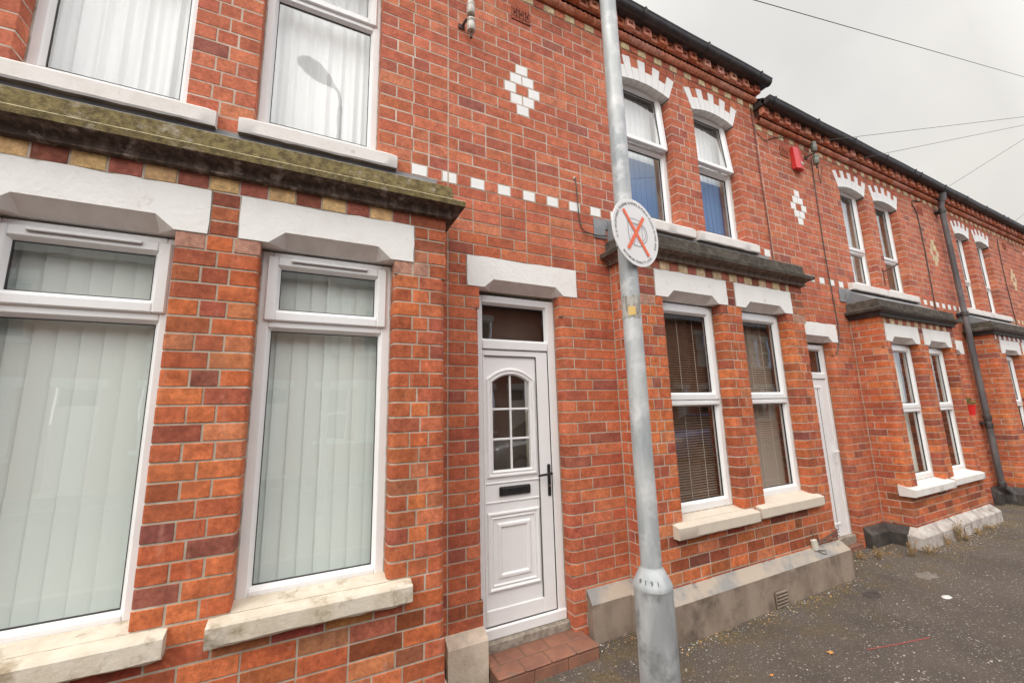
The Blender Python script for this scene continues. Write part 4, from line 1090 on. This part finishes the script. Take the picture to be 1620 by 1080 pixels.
# remains of a poster on the shaft
a = MB()
def wrapped(mb, r, a0, a1, z0, z1, mat, n=8, rag=.0):
    rows = [[(r * math.sin(R(a0 + (a1 - a0) * k / n)), -r * math.cos(R(a0 + (a1 - a0) * k / n)), z0 + rnd.uniform(-rag, rag)), (r * math.sin(R(a0 + (a1 - a0) * k / n)), -r * math.cos(R(a0 + (a1 - a0) * k / n)), z1 + rnd.uniform(-rag, rag))] for k in range(n + 1)]
    mb.grid(rows, mat, flip=True)
wrapped(a, .0418, -105, 25, 2.005, 2.10, 'sticker', 14, .006); wrapped(a, .0424, -62, -18, 2.015, 2.052, 'sticker_yellow', 5, .003)
a.build('torn_sticker', LP, label='torn peeling sticker with a yellow scrap')
def text_mesh(mb, s, size, M, mat, font_w=.0):
    cd = bpy.data.curves.new('t', 'FONT'); cd.body = s; cd.size = size; cd.align_x = 'CENTER'; cd.resolution_u = 2; cd.offset = font_w
    o = bpy.data.objects.new('t', cd); COL.objects.link(o); dg = bpy.context.evaluated_depsgraph_get(); dg.update()
    me = o.evaluated_get(dg).to_mesh(); n = len(mb.v)
    mb.v.extend([tuple(M @ v.co) for v in me.vertices])
    for pl in me.polygons: mb.f.append(tuple(n + i for i in pl.vertices)); mb.m.append(mb.mi(mat)); mb.c.append((1, 1, 1))
    o.evaluated_get(dg).to_mesh_clear(); bpy.data.objects.remove(o); bpy.data.curves.remove(cd)
TX = Matrix(((1, 0, 0, 0), (0, 0, 1, 0), (0, 1, 0, 0), (0, 0, 0, 1)))      # text plane to x-z
TXf = Matrix(((1, 0, 0, 0), (0, 0, -1, 0), (0, 1, 0, 0), (0, 0, 0, 1)))
a = MB()
for ch, an in zip('9191', (-86, -66, -46, -26)):
    th = R(an); r = .0702; 
    M = Matrix.Rotation(th, 4, 'Z') @ Matrix.Translation((0, -r, .962)) @ Matrix.Rotation(R(-27), 4, 'X') @ TXf
    text_mesh(a, ch, .024, M, 'sign_black')
a.build('column_number', LP, smooth=0)
SG = empty('round_sign', 'round white sign with orange cross over a beer mug, fixed to lamp post', 'sign', None, (1.247, -1.385, 2.383)); SG.rotation_euler = (0, R(-1), R(8.5))
a = MB(); Rr = .155; n = 64
ring = [(Rr * math.cos(2 * math.pi * k / n), Rr * math.sin(2 * math.pi * k / n)) for k in range(n)]
a.face([(x, 0, z) for x, z in ring], 'sign_white')
rows = [[(x, y, z) for x, z in [(p[0] * s_, p[1] * s_) for p in ring]] for y, s_ in ((0, 1), (.001, 1.004), (.003, 1.004), (.004, 1))]
a.grid(rows, 'sign_white', close=True); a.face([(x, .004, z) for x, z in ring[::-1]], 'galvanised'); a.build('sign_plate', SG, smooth=0)
a = MB()
top = "IT IS AN OFFENCE TO DRINK ALCOHOL IN PUBLIC PLACES IN THIS AREA"; bot = "MAXIMUM PENALTY \u00a3500"
WID = {'I': .35, ' ': .42, 'M': 1.25, 'W': 1.3, 'L': .85, '\u00a3': .95}
def arc_text(s, a0, a1, r, size, outward=True):
    wd = [WID.get(c, 1.0) + .18 for c in s]; tot = sum(wd); acc = 0
    for c, w_ in zip(s, wd):
        t = (acc + w_ / 2) / tot; acc += w_; an = R(a0 + (a1 - a0) * t)
        if c == ' ': continue
        P_ = Vector((r * math.sin(an), -.0012, r * math.cos(an)))
        rot = an if outward else an + math.pi
        text_mesh(a, c, size, Matrix.Translation(P_) @ Matrix.Rotation(rot, 4, 'Y') @ TXf, 'sign_black', .0001)
arc_text(top, -111, 116, .129, .0165); a.build('lettering', SG, smooth=0)
a = MB(); arc_text(bot, 226, 138, .141, .0155, False); a.build('lettering', SG, smooth=0)
a = MB()
def stroke(pts, w_, mat, y=-.0012, closed=False):
    pts = [Vector((p[0], p[1])) for p in pts]
    if closed: pts.append(pts[0])
    for p, q in zip(pts, pts[1:]):
        d = (q - p).normalized(); n_ = Vector((-d.y, d.x)) * w_ / 2; p2 = p - d * w_ * .3; q2 = q + d * w_ * .3
        a.face([(v.x, y, v.y) for v in (p2 - n_, q2 - n_, q2 + n_, p2 + n_)], mat)
body = [(-.052, .052), (-.056, .0), (-.052, -.035), (-.045, -.055), (-.02, -.062), (.015, -.062), (.034, -.055)]
stroke(body, .0022, 'sign_black'); stroke([(.034, -.055), (.040, -.02), (.040, .045)], .0016, 'sign_black')
el = lambda cx, cz, rx, rz, n=20, s=0, e=360: [(cx + rx * math.cos(R(s + (e - s) * k / n)), cz + rz * math.sin(R(s + (e - s) * k / n))) for k in range(n + 1)]
stroke(el(-.006, .052, .046, .010), .0016, 'sign_black'); stroke(el(-.006, .045, .042, .008, 12, 180, 360), .0014, 'sign_black')
stroke(el(.040, .002, .034, .042, 16, -88, 88), .0022, 'sign_black'); stroke(el(.040, .002, .022, .030, 14, -88, 88), .0016, 'sign_black')
for xx in (-.036, -.018, .0, .018): stroke(el(xx, .018, .007, .017, 12), .0012, 'sign_lilac'); stroke(el(xx, -.028, .007, .017, 12), .0012, 'sign_lilac')
stroke([(-.020, -.045), (-.018, -.055)], .0018, 'sign_black')
a.build('mug_drawing', SG, smooth=0)
a = MB()
stroke([(-.075, .088), (.070, -.093)], .0175, 'sign_orange', -.0022); stroke([(.054, .078), (-.062, -.080)], .0175, 'sign_orange', -.0026)
a.build('cross', SG, smooth=0)
a = MB(); 
for zz in (.035, -.035):
    a.tube([(-.05 + .1 * k / 10 - .0, .048 + .0, zz) for k in range(2)], .004, 'galvanised', 6)
    rows = [[(-.01 + .0445 * math.cos(R(q)), .052 + .0445 * math.sin(R(q)), zz + d_) for d_ in (-.009, .009)] for q in range(0, 361, 20)]
    a.grid(rows, 'galvanised'); a.box(-.03, .01, .003, .02, zz - .009, zz + .009, 'galvanised')
a.build('bracket', SG, smooth=0)
lamp_column('lamp_post', 'lamp post with bracket and lantern at the kerb, mirrored in the upstairs window', .17, -3.5, 6.55, (-.14, .12), True)

# ------------------------------------------------------------------ things fixed to the walls
def insulator(x, z0, z1, mat, label, cat='insulators'):
    t = empty('cable_insulator', label, 'insulator', None, (x, -.095, z0))
    H_ = z1 - z0
    a = MB()
    for zb in (.055, H_ * .58):
        h = H_ * .34
        a.lathe([(.001, zb - .004), (.016, zb - .002), (.030, zb + .001), (.033, zb + .006), (.034, zb + h * .55), (.030, zb + h * .62), (.033, zb + h * .70), (.031, zb + h * .9), (.018, zb + h), (0, zb + h + .002)], mat, 0, 0, 20)
    a.build('ceramic_cup', t, smooth=40)
    a = MB(); a.tube([(0, 0, 0), (0, 0, H_ * .99)], .008, 'rust', 8); a.lathe([(0, -.003), (.011, 0), (.012, .02), (.008, .045)], 'rust', 0, 0, 10)
    a.tube([(0, 0, H_ * .52), (-.03, .03, H_ * .50), (-.045, .098, H_ * .46)], .010, 'rust', 8); a.box(-.075, -.02, .082, .094, H_ * .40, H_ * .52, 'rust', bev=.004)
    a.tube([(.034 * math.cos(R(q)), .034 * math.sin(R(q)), .055 + H_ * .25) for q in range(0, 361, 30)], .002, 'cable_black', 5, False)
    a.build('bracket', t, smooth=40); return t
insulator(.975, 4.50, 4.86, 'ceramic', 'pair of white ceramic insulators on the wall above the door, left of the white diamond')
insulator(5.79, 4.65, 5.06, 'ceramic_green', 'pair of grey green insulators under the eaves beside the red alarm box')
insulator(9.74, 4.98, 5.26, 'ceramic_green', 'dark insulator at the head of the drainpipe')
AL = empty('alarm_box', 'red alarm box under the eaves of the third house', 'alarm box', None, (5.475, 0, 4.73))
a = MB(); hw, hh = .085, .15
rows = [[(-hw, -.004, -hh), (-hw, -.004, hh)], [(-hw, -.055, -hh), (-hw, -.045, hh)], [(-.018, -.078, -hh - .004), (-.018, -.062, hh)], [(hw, -.055, -hh), (hw, -.045, hh)], [(hw, -.004, -hh), (hw, -.004, hh)]]
a.grid(rows, 'alarm_red', flip=True); a.face([r[0] for r in rows][::-1], 'alarm_red'); a.face([r[1] for r in rows], 'alarm_red'); a.build('casing', AL, smooth=20)
a = MB(); a.face([(-.010, -.0772, -.085), (.078, -.0585, -.082), (.078, -.0570, -.045), (-.010, -.0755, -.048)], 'alarm_white'); a.build('label_strip', AL, smooth=0)

def cable(pts, r, mat, label, name='cable', sub=1, cat='cable', group=None):
    P_ = [Vector(p) for p in pts]; out = []
    for i in range(len(P_) - 1):                    # Catmull-Rom
        p0, p1, p2, p3 = P_[max(i - 1, 0)], P_[i], P_[i + 1], P_[min(i + 2, len(P_) - 1)]
        k = max(2, int((p2 - p1).length / .15)) if sub else 1
        k = min(k, 24)
        for j in range(k):
            t = j / k; out.append(.5 * ((2 * p1) + (p2 - p0) * t + (2 * p0 - 5 * p1 + 4 * p2 - p3) * t * t + (3 * p1 - p0 - 3 * p2 + p3) * t ** 3))
    out.append(P_[-1]); a = MB(); a.tube([tuple(q) for q in out], r, mat, 6); o = a.build(name, smooth=60)
    o['label'] = label; o['category'] = cat
    if group: o['group'] = group
    return o
y = -.010
cable([(4.665, y, 5.22), (4.675, y, 4.9), (4.668, y, 4.372), (4.685, y, 3.8), (4.688, y, 3.225), (4.67, y, 3.0), (4.66, y, 2.75)], .006, 'cable_brown', 'brown cable running down the wall right of the second pair of arched windows')
cable([(4.668, y, 4.96), (4.71, y, 4.90), (4.784, y, 4.85), (4.89, y, 4.84), (5.20, y, 4.98), (5.75, -.06, 5.03)], .004, 'cable_black', 'thin black cable looping across to the insulators by the red alarm box')
cable([(5.868, y, 4.87), (5.848, y, 4.403), (5.825, y, 3.517), (5.845, y, 2.849), (5.85, y, 2.45), (5.72, y, 2.20)], .006, 'cable_black', 'dark cable dropping from the grey insulators to the narrow white door')
cable([(5.80, -.1, 4.67), (5.86, -.07, 4.55), (5.95, -.04, 4.50), (5.98, -.04, 4.62), (6.0, -.06, 4.74)], .004, 'cable_black', 'small loop of black cable hanging below the grey insulators')
cable([(9.2, y, 4.97), (9.0, y, 4.93), (8.83, y, 4.90), (8.80, y, 4.80), (8.90, y, 4.70), (8.918, y, 4.107), (8.87, y, 3.127), (8.87, y, 2.8)], .007, 'cable_black', 'black cable with a hooked top left of the cream diamond')
cable([(12.72, y, 4.9), (12.62, y, 4.86), (12.60, y, 4.71), (12.535, y, 4.017), (12.563, y, 2.97)], .007, 'cable_black', 'farthest dark cable with a hooked top near the right edge')
cable([(1.957, .02, 3.604), (1.960, -.012, 3.60), (1.972, y, 3.33), (1.985, y, 3.18), (2.03, -.012, 3.118), (2.16, -.020, 3.105), (2.26, -.022, 3.115)], .0045, 'cable_black', 'short black cable curving onto the lead flashing left of the lamp post')
f = MB(); f.lathe([(.016, -.002), (.014, .004), (.004, .008), (0, .008)], 'mortar', 0, 0, 12); f.v = [(1.957 + p[0], -p[2] - .001, 3.604 + p[1]) for p in f.v]
o = f.build('wall_plug'); o['label'] = 'round mortar patch where the short cable leaves the wall'; o['category'] = 'wall plug'
# junction box with loose wires low on the wall
JB = empty('junction_box', 'small cream junction box with loose black wires at the foot of the brick bay', 'cable box', None, (4.16, -b, .37))
a = MB(); a.box(-.035, .03, -.03, -.001, -.06, .035, 'paint_cream', bev=.005); a.v = [(p[0] + p[2] * -.25, p[1], p[2]) for p in a.v]; a.build('casing', JB)
for pts in ([(0, -.02, -.05), (.05, -.04, -.085), (.10, -.05, -.10), (.11, -.04, -.07), (.04, -.03, -.06)], [(-.02, -.01, .03), (.0, -.014, .07), (-.03, -.012, .12)], [(.0, -.02, .03), (.10, -.02, .015), (.22, -.018, .03), (.36, -.014, .045), (.43, -.010, .06)],
            [(.02, -.02, .0), (.12, -.022, .02), (.25, -.02, -.01), (.40, -.014, .015), (.44, -.010, -.01)], [(.03, -.02, -.02), (.15, -.018, .0), (.28, -.02, .03), (.43, -.012, .035)]):
    a = MB(); a.tube(pts, .0035, 'cable_black', 5); a.build('loose_wire', JB, smooth=60)
# rod bracket by the upper window
BR = empty('wall_bracket', 'thin rusty rod bracket beside the upper window of the third house', 'bracket', None, (7.33, 0, 3.47))
a = MB(); a.tube([(0, 0, 0), (.0, -.03, .0), (.19, -.12, .10)], .010, 'rust', 8); a.tube([(0, -.006, -.22), (0, -.006, .05)], .006, 'cable_brown', 6); a.build('rod', BR, smooth=50)
# hanging flower pot
FP = empty('flower_pot', 'red pot with a small green plant hanging on the wall by the drainpipe', 'flower pot', None, (8.93, -.13, 1.44))
a = MB(); a.lathe([(.0, -.06), (.05, -.06), (.072, .08), (.078, .082), (.078, .10), (.070, .10), (.066, .08), (.0, .075)], 'pot_red', 0, 0, 20); a.build('pot', FP, smooth=35)
a = MB()
for k in range(160):
    an = rnd.uniform(0, 6.28); rr_ = rnd.uniform(0, .11); z = .09 + rnd.uniform(0, .13) * (1 - rr_ / .16); c = Vector((rr_ * math.cos(an), rr_ * math.sin(an) * .8, z)); s_ = rnd.uniform(.010, .022)
    u = Vector((rnd.uniform(-1, 1), rnd.uniform(-1, 1), rnd.uniform(-.3, 1))).normalized() * s_; v = u.cross(Vector((rnd.uniform(-1, 1), rnd.uniform(-1, 1), rnd.uniform(-1, 1)))).normalized() * s_ * .5
    a.face([tuple(c - u), tuple(c + v), tuple(c + u), tuple(c - v)], 'leaf_green' if rnd.random() < .75 else 'leaf_yellow')
a.build('foliage', FP, smooth=0)
a = MB(); a.tube([(-.06, .13, .12), (0, .13, .20), (.06, .13, .12)], .004, 'gutter_black', 5); a.tube([(0, .13, .2), (0, .06, .12)], .004, 'gutter_black', 5); a.build('hanger', FP)

# ------------------------------------------------------------------ overhead wires
def wire(A, Bp, ext, label, sag=.0, r=.006):
    A, Bp = Vector(A), Vector(Bp); E_ = A + (Bp - A) * ext; pts = []
    for k in range(25):
        t = k / 24; q = A.lerp(E_, t); q.z -= sag * 4 * t * (1 - t); pts.append(tuple(q))
    a = MB(); a.tube(pts, r, 'cable_black', 6); o = a.build('overhead_wire', smooth=60); o['label'] = label; o['category'] = 'wire'; o['group'] = 'overhead wires'
wire((5.80, -.10, 5.03), (9.49, -1.2, 5.816), 2.4, 'upper of the two overhead wires leaving the grey insulators', .0, .0028)
wire((5.79, -.10, 4.66), (10.016, -1.1, 5.915), 2.2, 'lower of the two overhead wires leaving the grey insulators', .0, .0028)
wire((9.77, -.15, 5.25), (10.435, -1.0, 5.861), 5, 'overhead wire rising steeply from the head of the drainpipe', .0, .003)
wire((2.20, -1.2, 4.39), (10.152, -1.2, 6.762), 1.6, 'highest overhead wire, alone in the sky at the top right', .0, .003)
wire((12.7, -.25, 5.14), (12.95, -.75, 5.62), 6, 'short overhead wire at the far right edge above the gutter', .0, .003)

# ------------------------------------------------------------------ weeds, leaves, litter
def weed(x, y, h, n, spread, label, dry=.8, name='dry_weed'):
    t = empty(name, label, 'weed', None, (x, y, 0)); a = MB(); l = MB()
    for k in range(n):
        an = rnd.uniform(0, 6.28); sp = rnd.uniform(.2, 1) * spread; hh_ = h * rnd.uniform(.45, 1); c = Vector((sp * .3 * math.cos(an), sp * .25 * math.sin(an), 0)); e = Vector((sp * math.cos(an), sp * .6 * math.sin(an) - .01, hh_))
        mid_ = c.lerp(e, .5) + Vector((rnd.uniform(-.01, .01), 0, .02)); a.tube([tuple(c), tuple(mid_), tuple(e)], [.0015, .0012, .0008], 'stem_dry', 4, False)
        for j in range(9):
            q = c.lerp(e, rnd.uniform(.2, 1)) + Vector((rnd.uniform(-.012, .012), rnd.uniform(-.012, .012), rnd.uniform(-.005, .012))); s_ = rnd.uniform(.004, .011)
            u = Vector((rnd.uniform(-1, 1), rnd.uniform(-1, 1), rnd.uniform(-1, 1))).normalized() * s_; v = u.cross(Vector((.3, 1, .2))).normalized() * s_ * .55
            l.face([tuple(q - u), tuple(q + v), tuple(q + u), tuple(q - v)], 'leaf_dry' if rnd.random() < dry else ('leaf_green' if rnd.random() < .5 else 'leaf_orange'))
    a.build('stem', t, smooth=60); l.build('leaves', t, smooth=0)
weed(5.78, -.36, .17, 26, .09, 'dry brown weed tuft at the corner where black plinth meets white plinth')
weed(5.45, -.22, .11, 18, .10, 'low dry weed clump against the black plinth')
weed(6.85, -.405, .27, 22, .08, 'tallest straggly brown weed in front of the white plinth', .65)
weed(6.55, -.40, .12, 12, .07, 'small weed left of the tall one by the white plinth', .75)
weed(7.35, -.42, .07, 12, .12, 'flat weed below the vent in the white plinth', .6)
for x_, y_, h_, l_ in ((6.02, -.43, .10, 'brown weed at the left corner of the white plinth'), (5.25, -.12, .07, 'dry tuft beside the end of the grey rendered plinth'), (6.95, -.43, .13, 'bushy base of the tall brown weed by the white plinth'), (7.75, -.41, .06, 'low weed right of the vent in the white plinth'), (9.95, -.42, .08, 'small weed at the foot of the drainpipe')):
    weed(x_, y_, h_, 16, .13, l_, .8)
weed(1.10, -.24, .05, 16, .05, 'green tuft at the left end of the tiled step', .2)
lf = MB()
def litter(x, y, s_, mat):
    an = rnd.uniform(0, 6.28); c = Vector((x, y, .0045 + rnd.uniform(0, .006))); u = Vector((math.cos(an), math.sin(an), rnd.uniform(-.3, .3))) * s_; v = Vector((-math.sin(an), math.cos(an), rnd.uniform(-.4, .4))) * s_ * rnd.uniform(.3, .7)
    lf.face([tuple(c - u), tuple(c - u * .2 + v), tuple(c + u), tuple(c + u * .1 - v)], mat)
for k in range(5200):
    x = rnd.uniform(1.8, 12.5)
    if x < 2.28: y0 = -.07
    elif x < 4.65: y0 = -.37
    elif x < 6.1: y0 = -.08
    elif x < 8.4: y0 = -.38
    elif x < 9.8: y0 = -.08
    else: y0 = -.39
    dens = .4 + .6 * (5.0 < x < 9)
    if rnd.random() > dens: continue
    y = y0 - abs(rnd.gauss(0, .07 if x < 4.7 else .11)); litter(x, y, rnd.uniform(.002, .010), rnd.choice(['leaf_dry', 'leaf_dry', 'leaf_dry', 'gum', 'leaf_yellow', 'leaf_orange', 'stem_dry']))
for k in range(500): litter(rnd.uniform(1.2, 11), rnd.uniform(-3.2, -.4), rnd.uniform(.002, .006), rnd.choice(['leaf_dry', 'gum', 'stem_dry']))
lf.build('leaf_litter', smooth=0, kind='stuff')
def fallen_leaf(x, y, s_, mat, label, lobes=7):
    a = MB(); pts = []
    for k in range(lobes * 2):
        rr_ = s_ * (1 if k % 2 == 0 else .5) * rnd.uniform(.8, 1.15); t = 2 * math.pi * k / (lobes * 2); pts.append((x + rr_ * math.cos(t), y + rr_ * .8 * math.sin(t), .006 + rnd.uniform(0, .004)))
    c = (x, y, .011)
    for k in range(len(pts)): a.face([c, pts[k], pts[(k + 1) % len(pts)]], mat)
    for k in range(len(pts)): a.face([(c[0], c[1], .005), pts[(k + 1) % len(pts)], pts[k]], mat)
    o = a.build('fallen_leaf', smooth=0); o['label'] = label; o['category'] = 'leaf'
fallen_leaf(3.149, -.883, .028, 'leaf_orange', 'small orange fallen leaf in the middle of the tarmac pavement')
fallen_leaf(2.591, -.84, .018, 'leaf_orange', 'smaller orange fallen leaf nearest the lamp post')
def blob(name, x, y, rx, ry, mat, label, cat, h=.005):
    a = MB(); n = 18; pr = [1 + rnd.uniform(-.22, .22) for _ in range(n)]
    rows = [[(x + rx * f_ * pr[k] * math.cos(2 * math.pi * k / n), y + ry * f_ * pr[k] * math.sin(2 * math.pi * k / n), z) for k in range(n)] for f_, z in ((1, .0005), (.9, h), (.4, h * 1.1))]
    a.grid(rows, mat, close=True); a.face(rows[-1], mat); o = a.build(name, smooth=60); o['label'] = label; o['category'] = cat
blob('paper_scrap', 4.843, -.914, .045, .028, 'gum', 'crumpled white scrap of paper on the pavement', 'litter')
blob('stopcock_cover', 5.269, -.648, .12, .07, 'worn_concrete', 'small oval pale concrete cover set in the pavement', 'cover', .003)
blob('stopcock_cover', 4.38, -.60, .09, .05, 'gutter_black', 'small dark metal cover near the end of the rendered plinth', 'cover', .003)
a = MB(); a.grid([[(x_, y_ + .0028, .003), (x_, y_ - .0028, .003)] for x_, y_ in [(3.40, -.975), (3.60, -1.03), (3.754, -1.066), (3.936, -1.108)]], 'red_line'); o = a.build('painted_line', smooth=0); o['kind'] = 'structure'

# ------------------------------------------------------------------ the far side of the street (seen mirrored in the windows)
def opposite_house(x0, idx):
    t = empty('opposite_house', 'two-storey brick house across the street, mirrored in the ground floor windows', 'house', 'houses across the street', (x0, -10.6, 0))
    W = 3.92; a = MB()
    holes = [(.35, 1.15, .9, 2.4), (1.35, 2.15, .9, 2.4), (2.75, 3.5, .1, 2.4), (.45, 1.1, 3.5, 4.9), (1.45, 2.1, 3.5, 4.9)]
    xs = sorted({0, W} | {h[0] for h in holes} | {h[1] for h in holes}); zs = sorted({0, 5.5} | {h[2] for h in holes} | {h[3] for h in holes})
    for i in range(len(xs) - 1):
        for j in range(len(zs) - 1):
            cx, cz = (xs[i] + xs[i + 1]) / 2, (zs[j] + zs[j + 1]) / 2
            if any(h[0] < cx < h[1] and h[2] < cz < h[3] for h in holes): continue
            a.face([(xs[i + 1], 0, zs[j]), (xs[i], 0, zs[j]), (xs[i], 0, zs[j + 1]), (xs[i + 1], 0, zs[j + 1])], 'opp_brick')
    a.build('wall', t, smooth=0)
    for n_, (u, v, z0, z1) in enumerate(holes):
        f = MB(); M = Matrix.Rotation(math.pi, 4, 'Z')
        frame(f, u, v, z0, z1, .0, .06, .06, 'upvc', bev=0); f.v = [(p[0], -.10 + -p[1] + .0, p[2]) for p in f.v]; f.f = [q[::-1] for q in f.f]
        if n_ == 2: f.box(u + .05, v - .05, -.12, -.09, z0, z1 - .4, 'door_white'); o = f.build('door', t, smooth=0)
        else: f.box(u + .05, v - .05, -.12, -.06, (z0 + z1) / 2, (z0 + z1) / 2 + .06, 'upvc'); o = f.build('window', t, smooth=0)
        g = MB(); g.box(u, v, -.16, -.15, z0, z1, 'curtain_cream' if n_ in (1, 3) else 'room_dark'); g.build('curtain', o, smooth=0)
        l = MB(); l.box(u - .1, v + .1, .0, .05, z0 - .1, z0, 'white_paint'); l.box(u - .1, v + .1, -.1, .02, z1, z1 + .22, 'lintel_paint'); l.build('surround', t, smooth=0)
    r_ = MB(); r_.face([(-.0, .2, 5.5), (-.0, -4.5, 8.0), (W, -4.5, 8.0), (W, .2, 5.5)], 'slate'); r_.box(0, W, .08, .2, 5.42, 5.52, 'gutter_black'); r_.build('roof', t, smooth=0)
    return t
src = opposite_house(-8.0, 0)
for k in range(1, 8):
    c = src.copy(); COL.objects.link(c); c.location.x = -8.0 + 3.92 * k
    for ch in list(src.children):
        d = ch.copy(); COL.objects.link(d); d.parent = c
        for g in list(ch.children):
            e = g.copy(); COL.objects.link(e); e.parent = d

def car(x, y, mat, label):
    t = empty('parked_car', label, 'car', 'cars parked across the street', (x, y, -.11))
    L_ = 3.9; prof_low = [(0, .45), (.03, .62), (.12, .80), (.75, .93), (1.2, .98), (2.9, 1.0), (3.75, .92), (3.88, .65), (3.9, .42)]
    def z_at(pr, s):
        for (a_, za), (b_, zb) in zip(pr, pr[1:]):
            if a_ <= s <= b_: return za + (zb - za) * (s - a_) / (b_ - a_)
        return pr[-1][1]
    a = MB(); rows = []; W = .86
    n = 40
    for k in range(n + 1):
        s = L_ * k / n; zt = z_at(prof_low, s); e = min(1, min(s, L_ - s) / .35); wd = W * (.80 + .20 * math.sin(min(1, e) * math.pi / 2))
        arch_ = max([0] + [math.sqrt(max(0, .34 ** 2 - (s - c_) ** 2)) for c_ in (.75, 3.1)])
        zb = max(.20, .30 + arch_ if arch_ else .20)
        rows.append([(s, -wd, zb), (s, -wd * 1.0, .55), (s, -wd * .97, zt - .08), (s, -wd * .86, zt), (s, 0, zt + .03), (s, wd * .86, zt), (s, wd * .97, zt - .08), (s, wd, .55), (s, wd, zb)])
    a.grid(rows, mat); a.face(rows[0][::-1], mat); a.face(rows[-1], mat); a.build('body', t, smooth=40)
    g = MB(); gp = [(.95, .96), (1.75, 1.40), (2.2, 1.46), (3.1, 1.42), (3.7, .98)]
    rows = [[(s, -.76, .94), (s, -.60 - .1 * (1.46 - z), z), (s, 0, z + .02), (s, .60 + .1 * (1.46 - z), z), (s, .76, .94)] for s, z in gp]
    g.grid(rows, 'car_glass'); g.build('windows', t, smooth=30)
    rf = MB(); rf.grid([[(s, -.60, z + .004), (s, 0, z + .03), (s, .60, z + .004)] for s, z in gp[1:4]], mat); rf.build('roof', t, smooth=30)
    for cx in (.75, 3.1):
        for sd_ in (-1, 1):
            w_ = MB(); w_.tube([(cx, sd_ * .86, .30), (cx, sd_ * .66, .30)], .30, 'tyre', 24); wo_ = w_.build('wheel', t, smooth=40)
            h_ = MB(); h_.tube([(cx, sd_ * .868, .30), (cx, sd_ * .85, .30)], .19, 'hub', 16); h_.build('rim', wo_, smooth=40)
    for sd_ in (-1, 1):
        l = MB(); l.box(.02, .16, sd_ * .62 - .12, sd_ * .62 + .12, .62, .76, 'alarm_white', bev=.02); l.build('headlight', t)
    return t
car(10.2, -7.6, 'car_blue', 'blue car parked across the street, mirrored in the right bay window')
car(4.2, -7.6, 'hub', 'silver car parked across the street, mirrored in the left bay window')
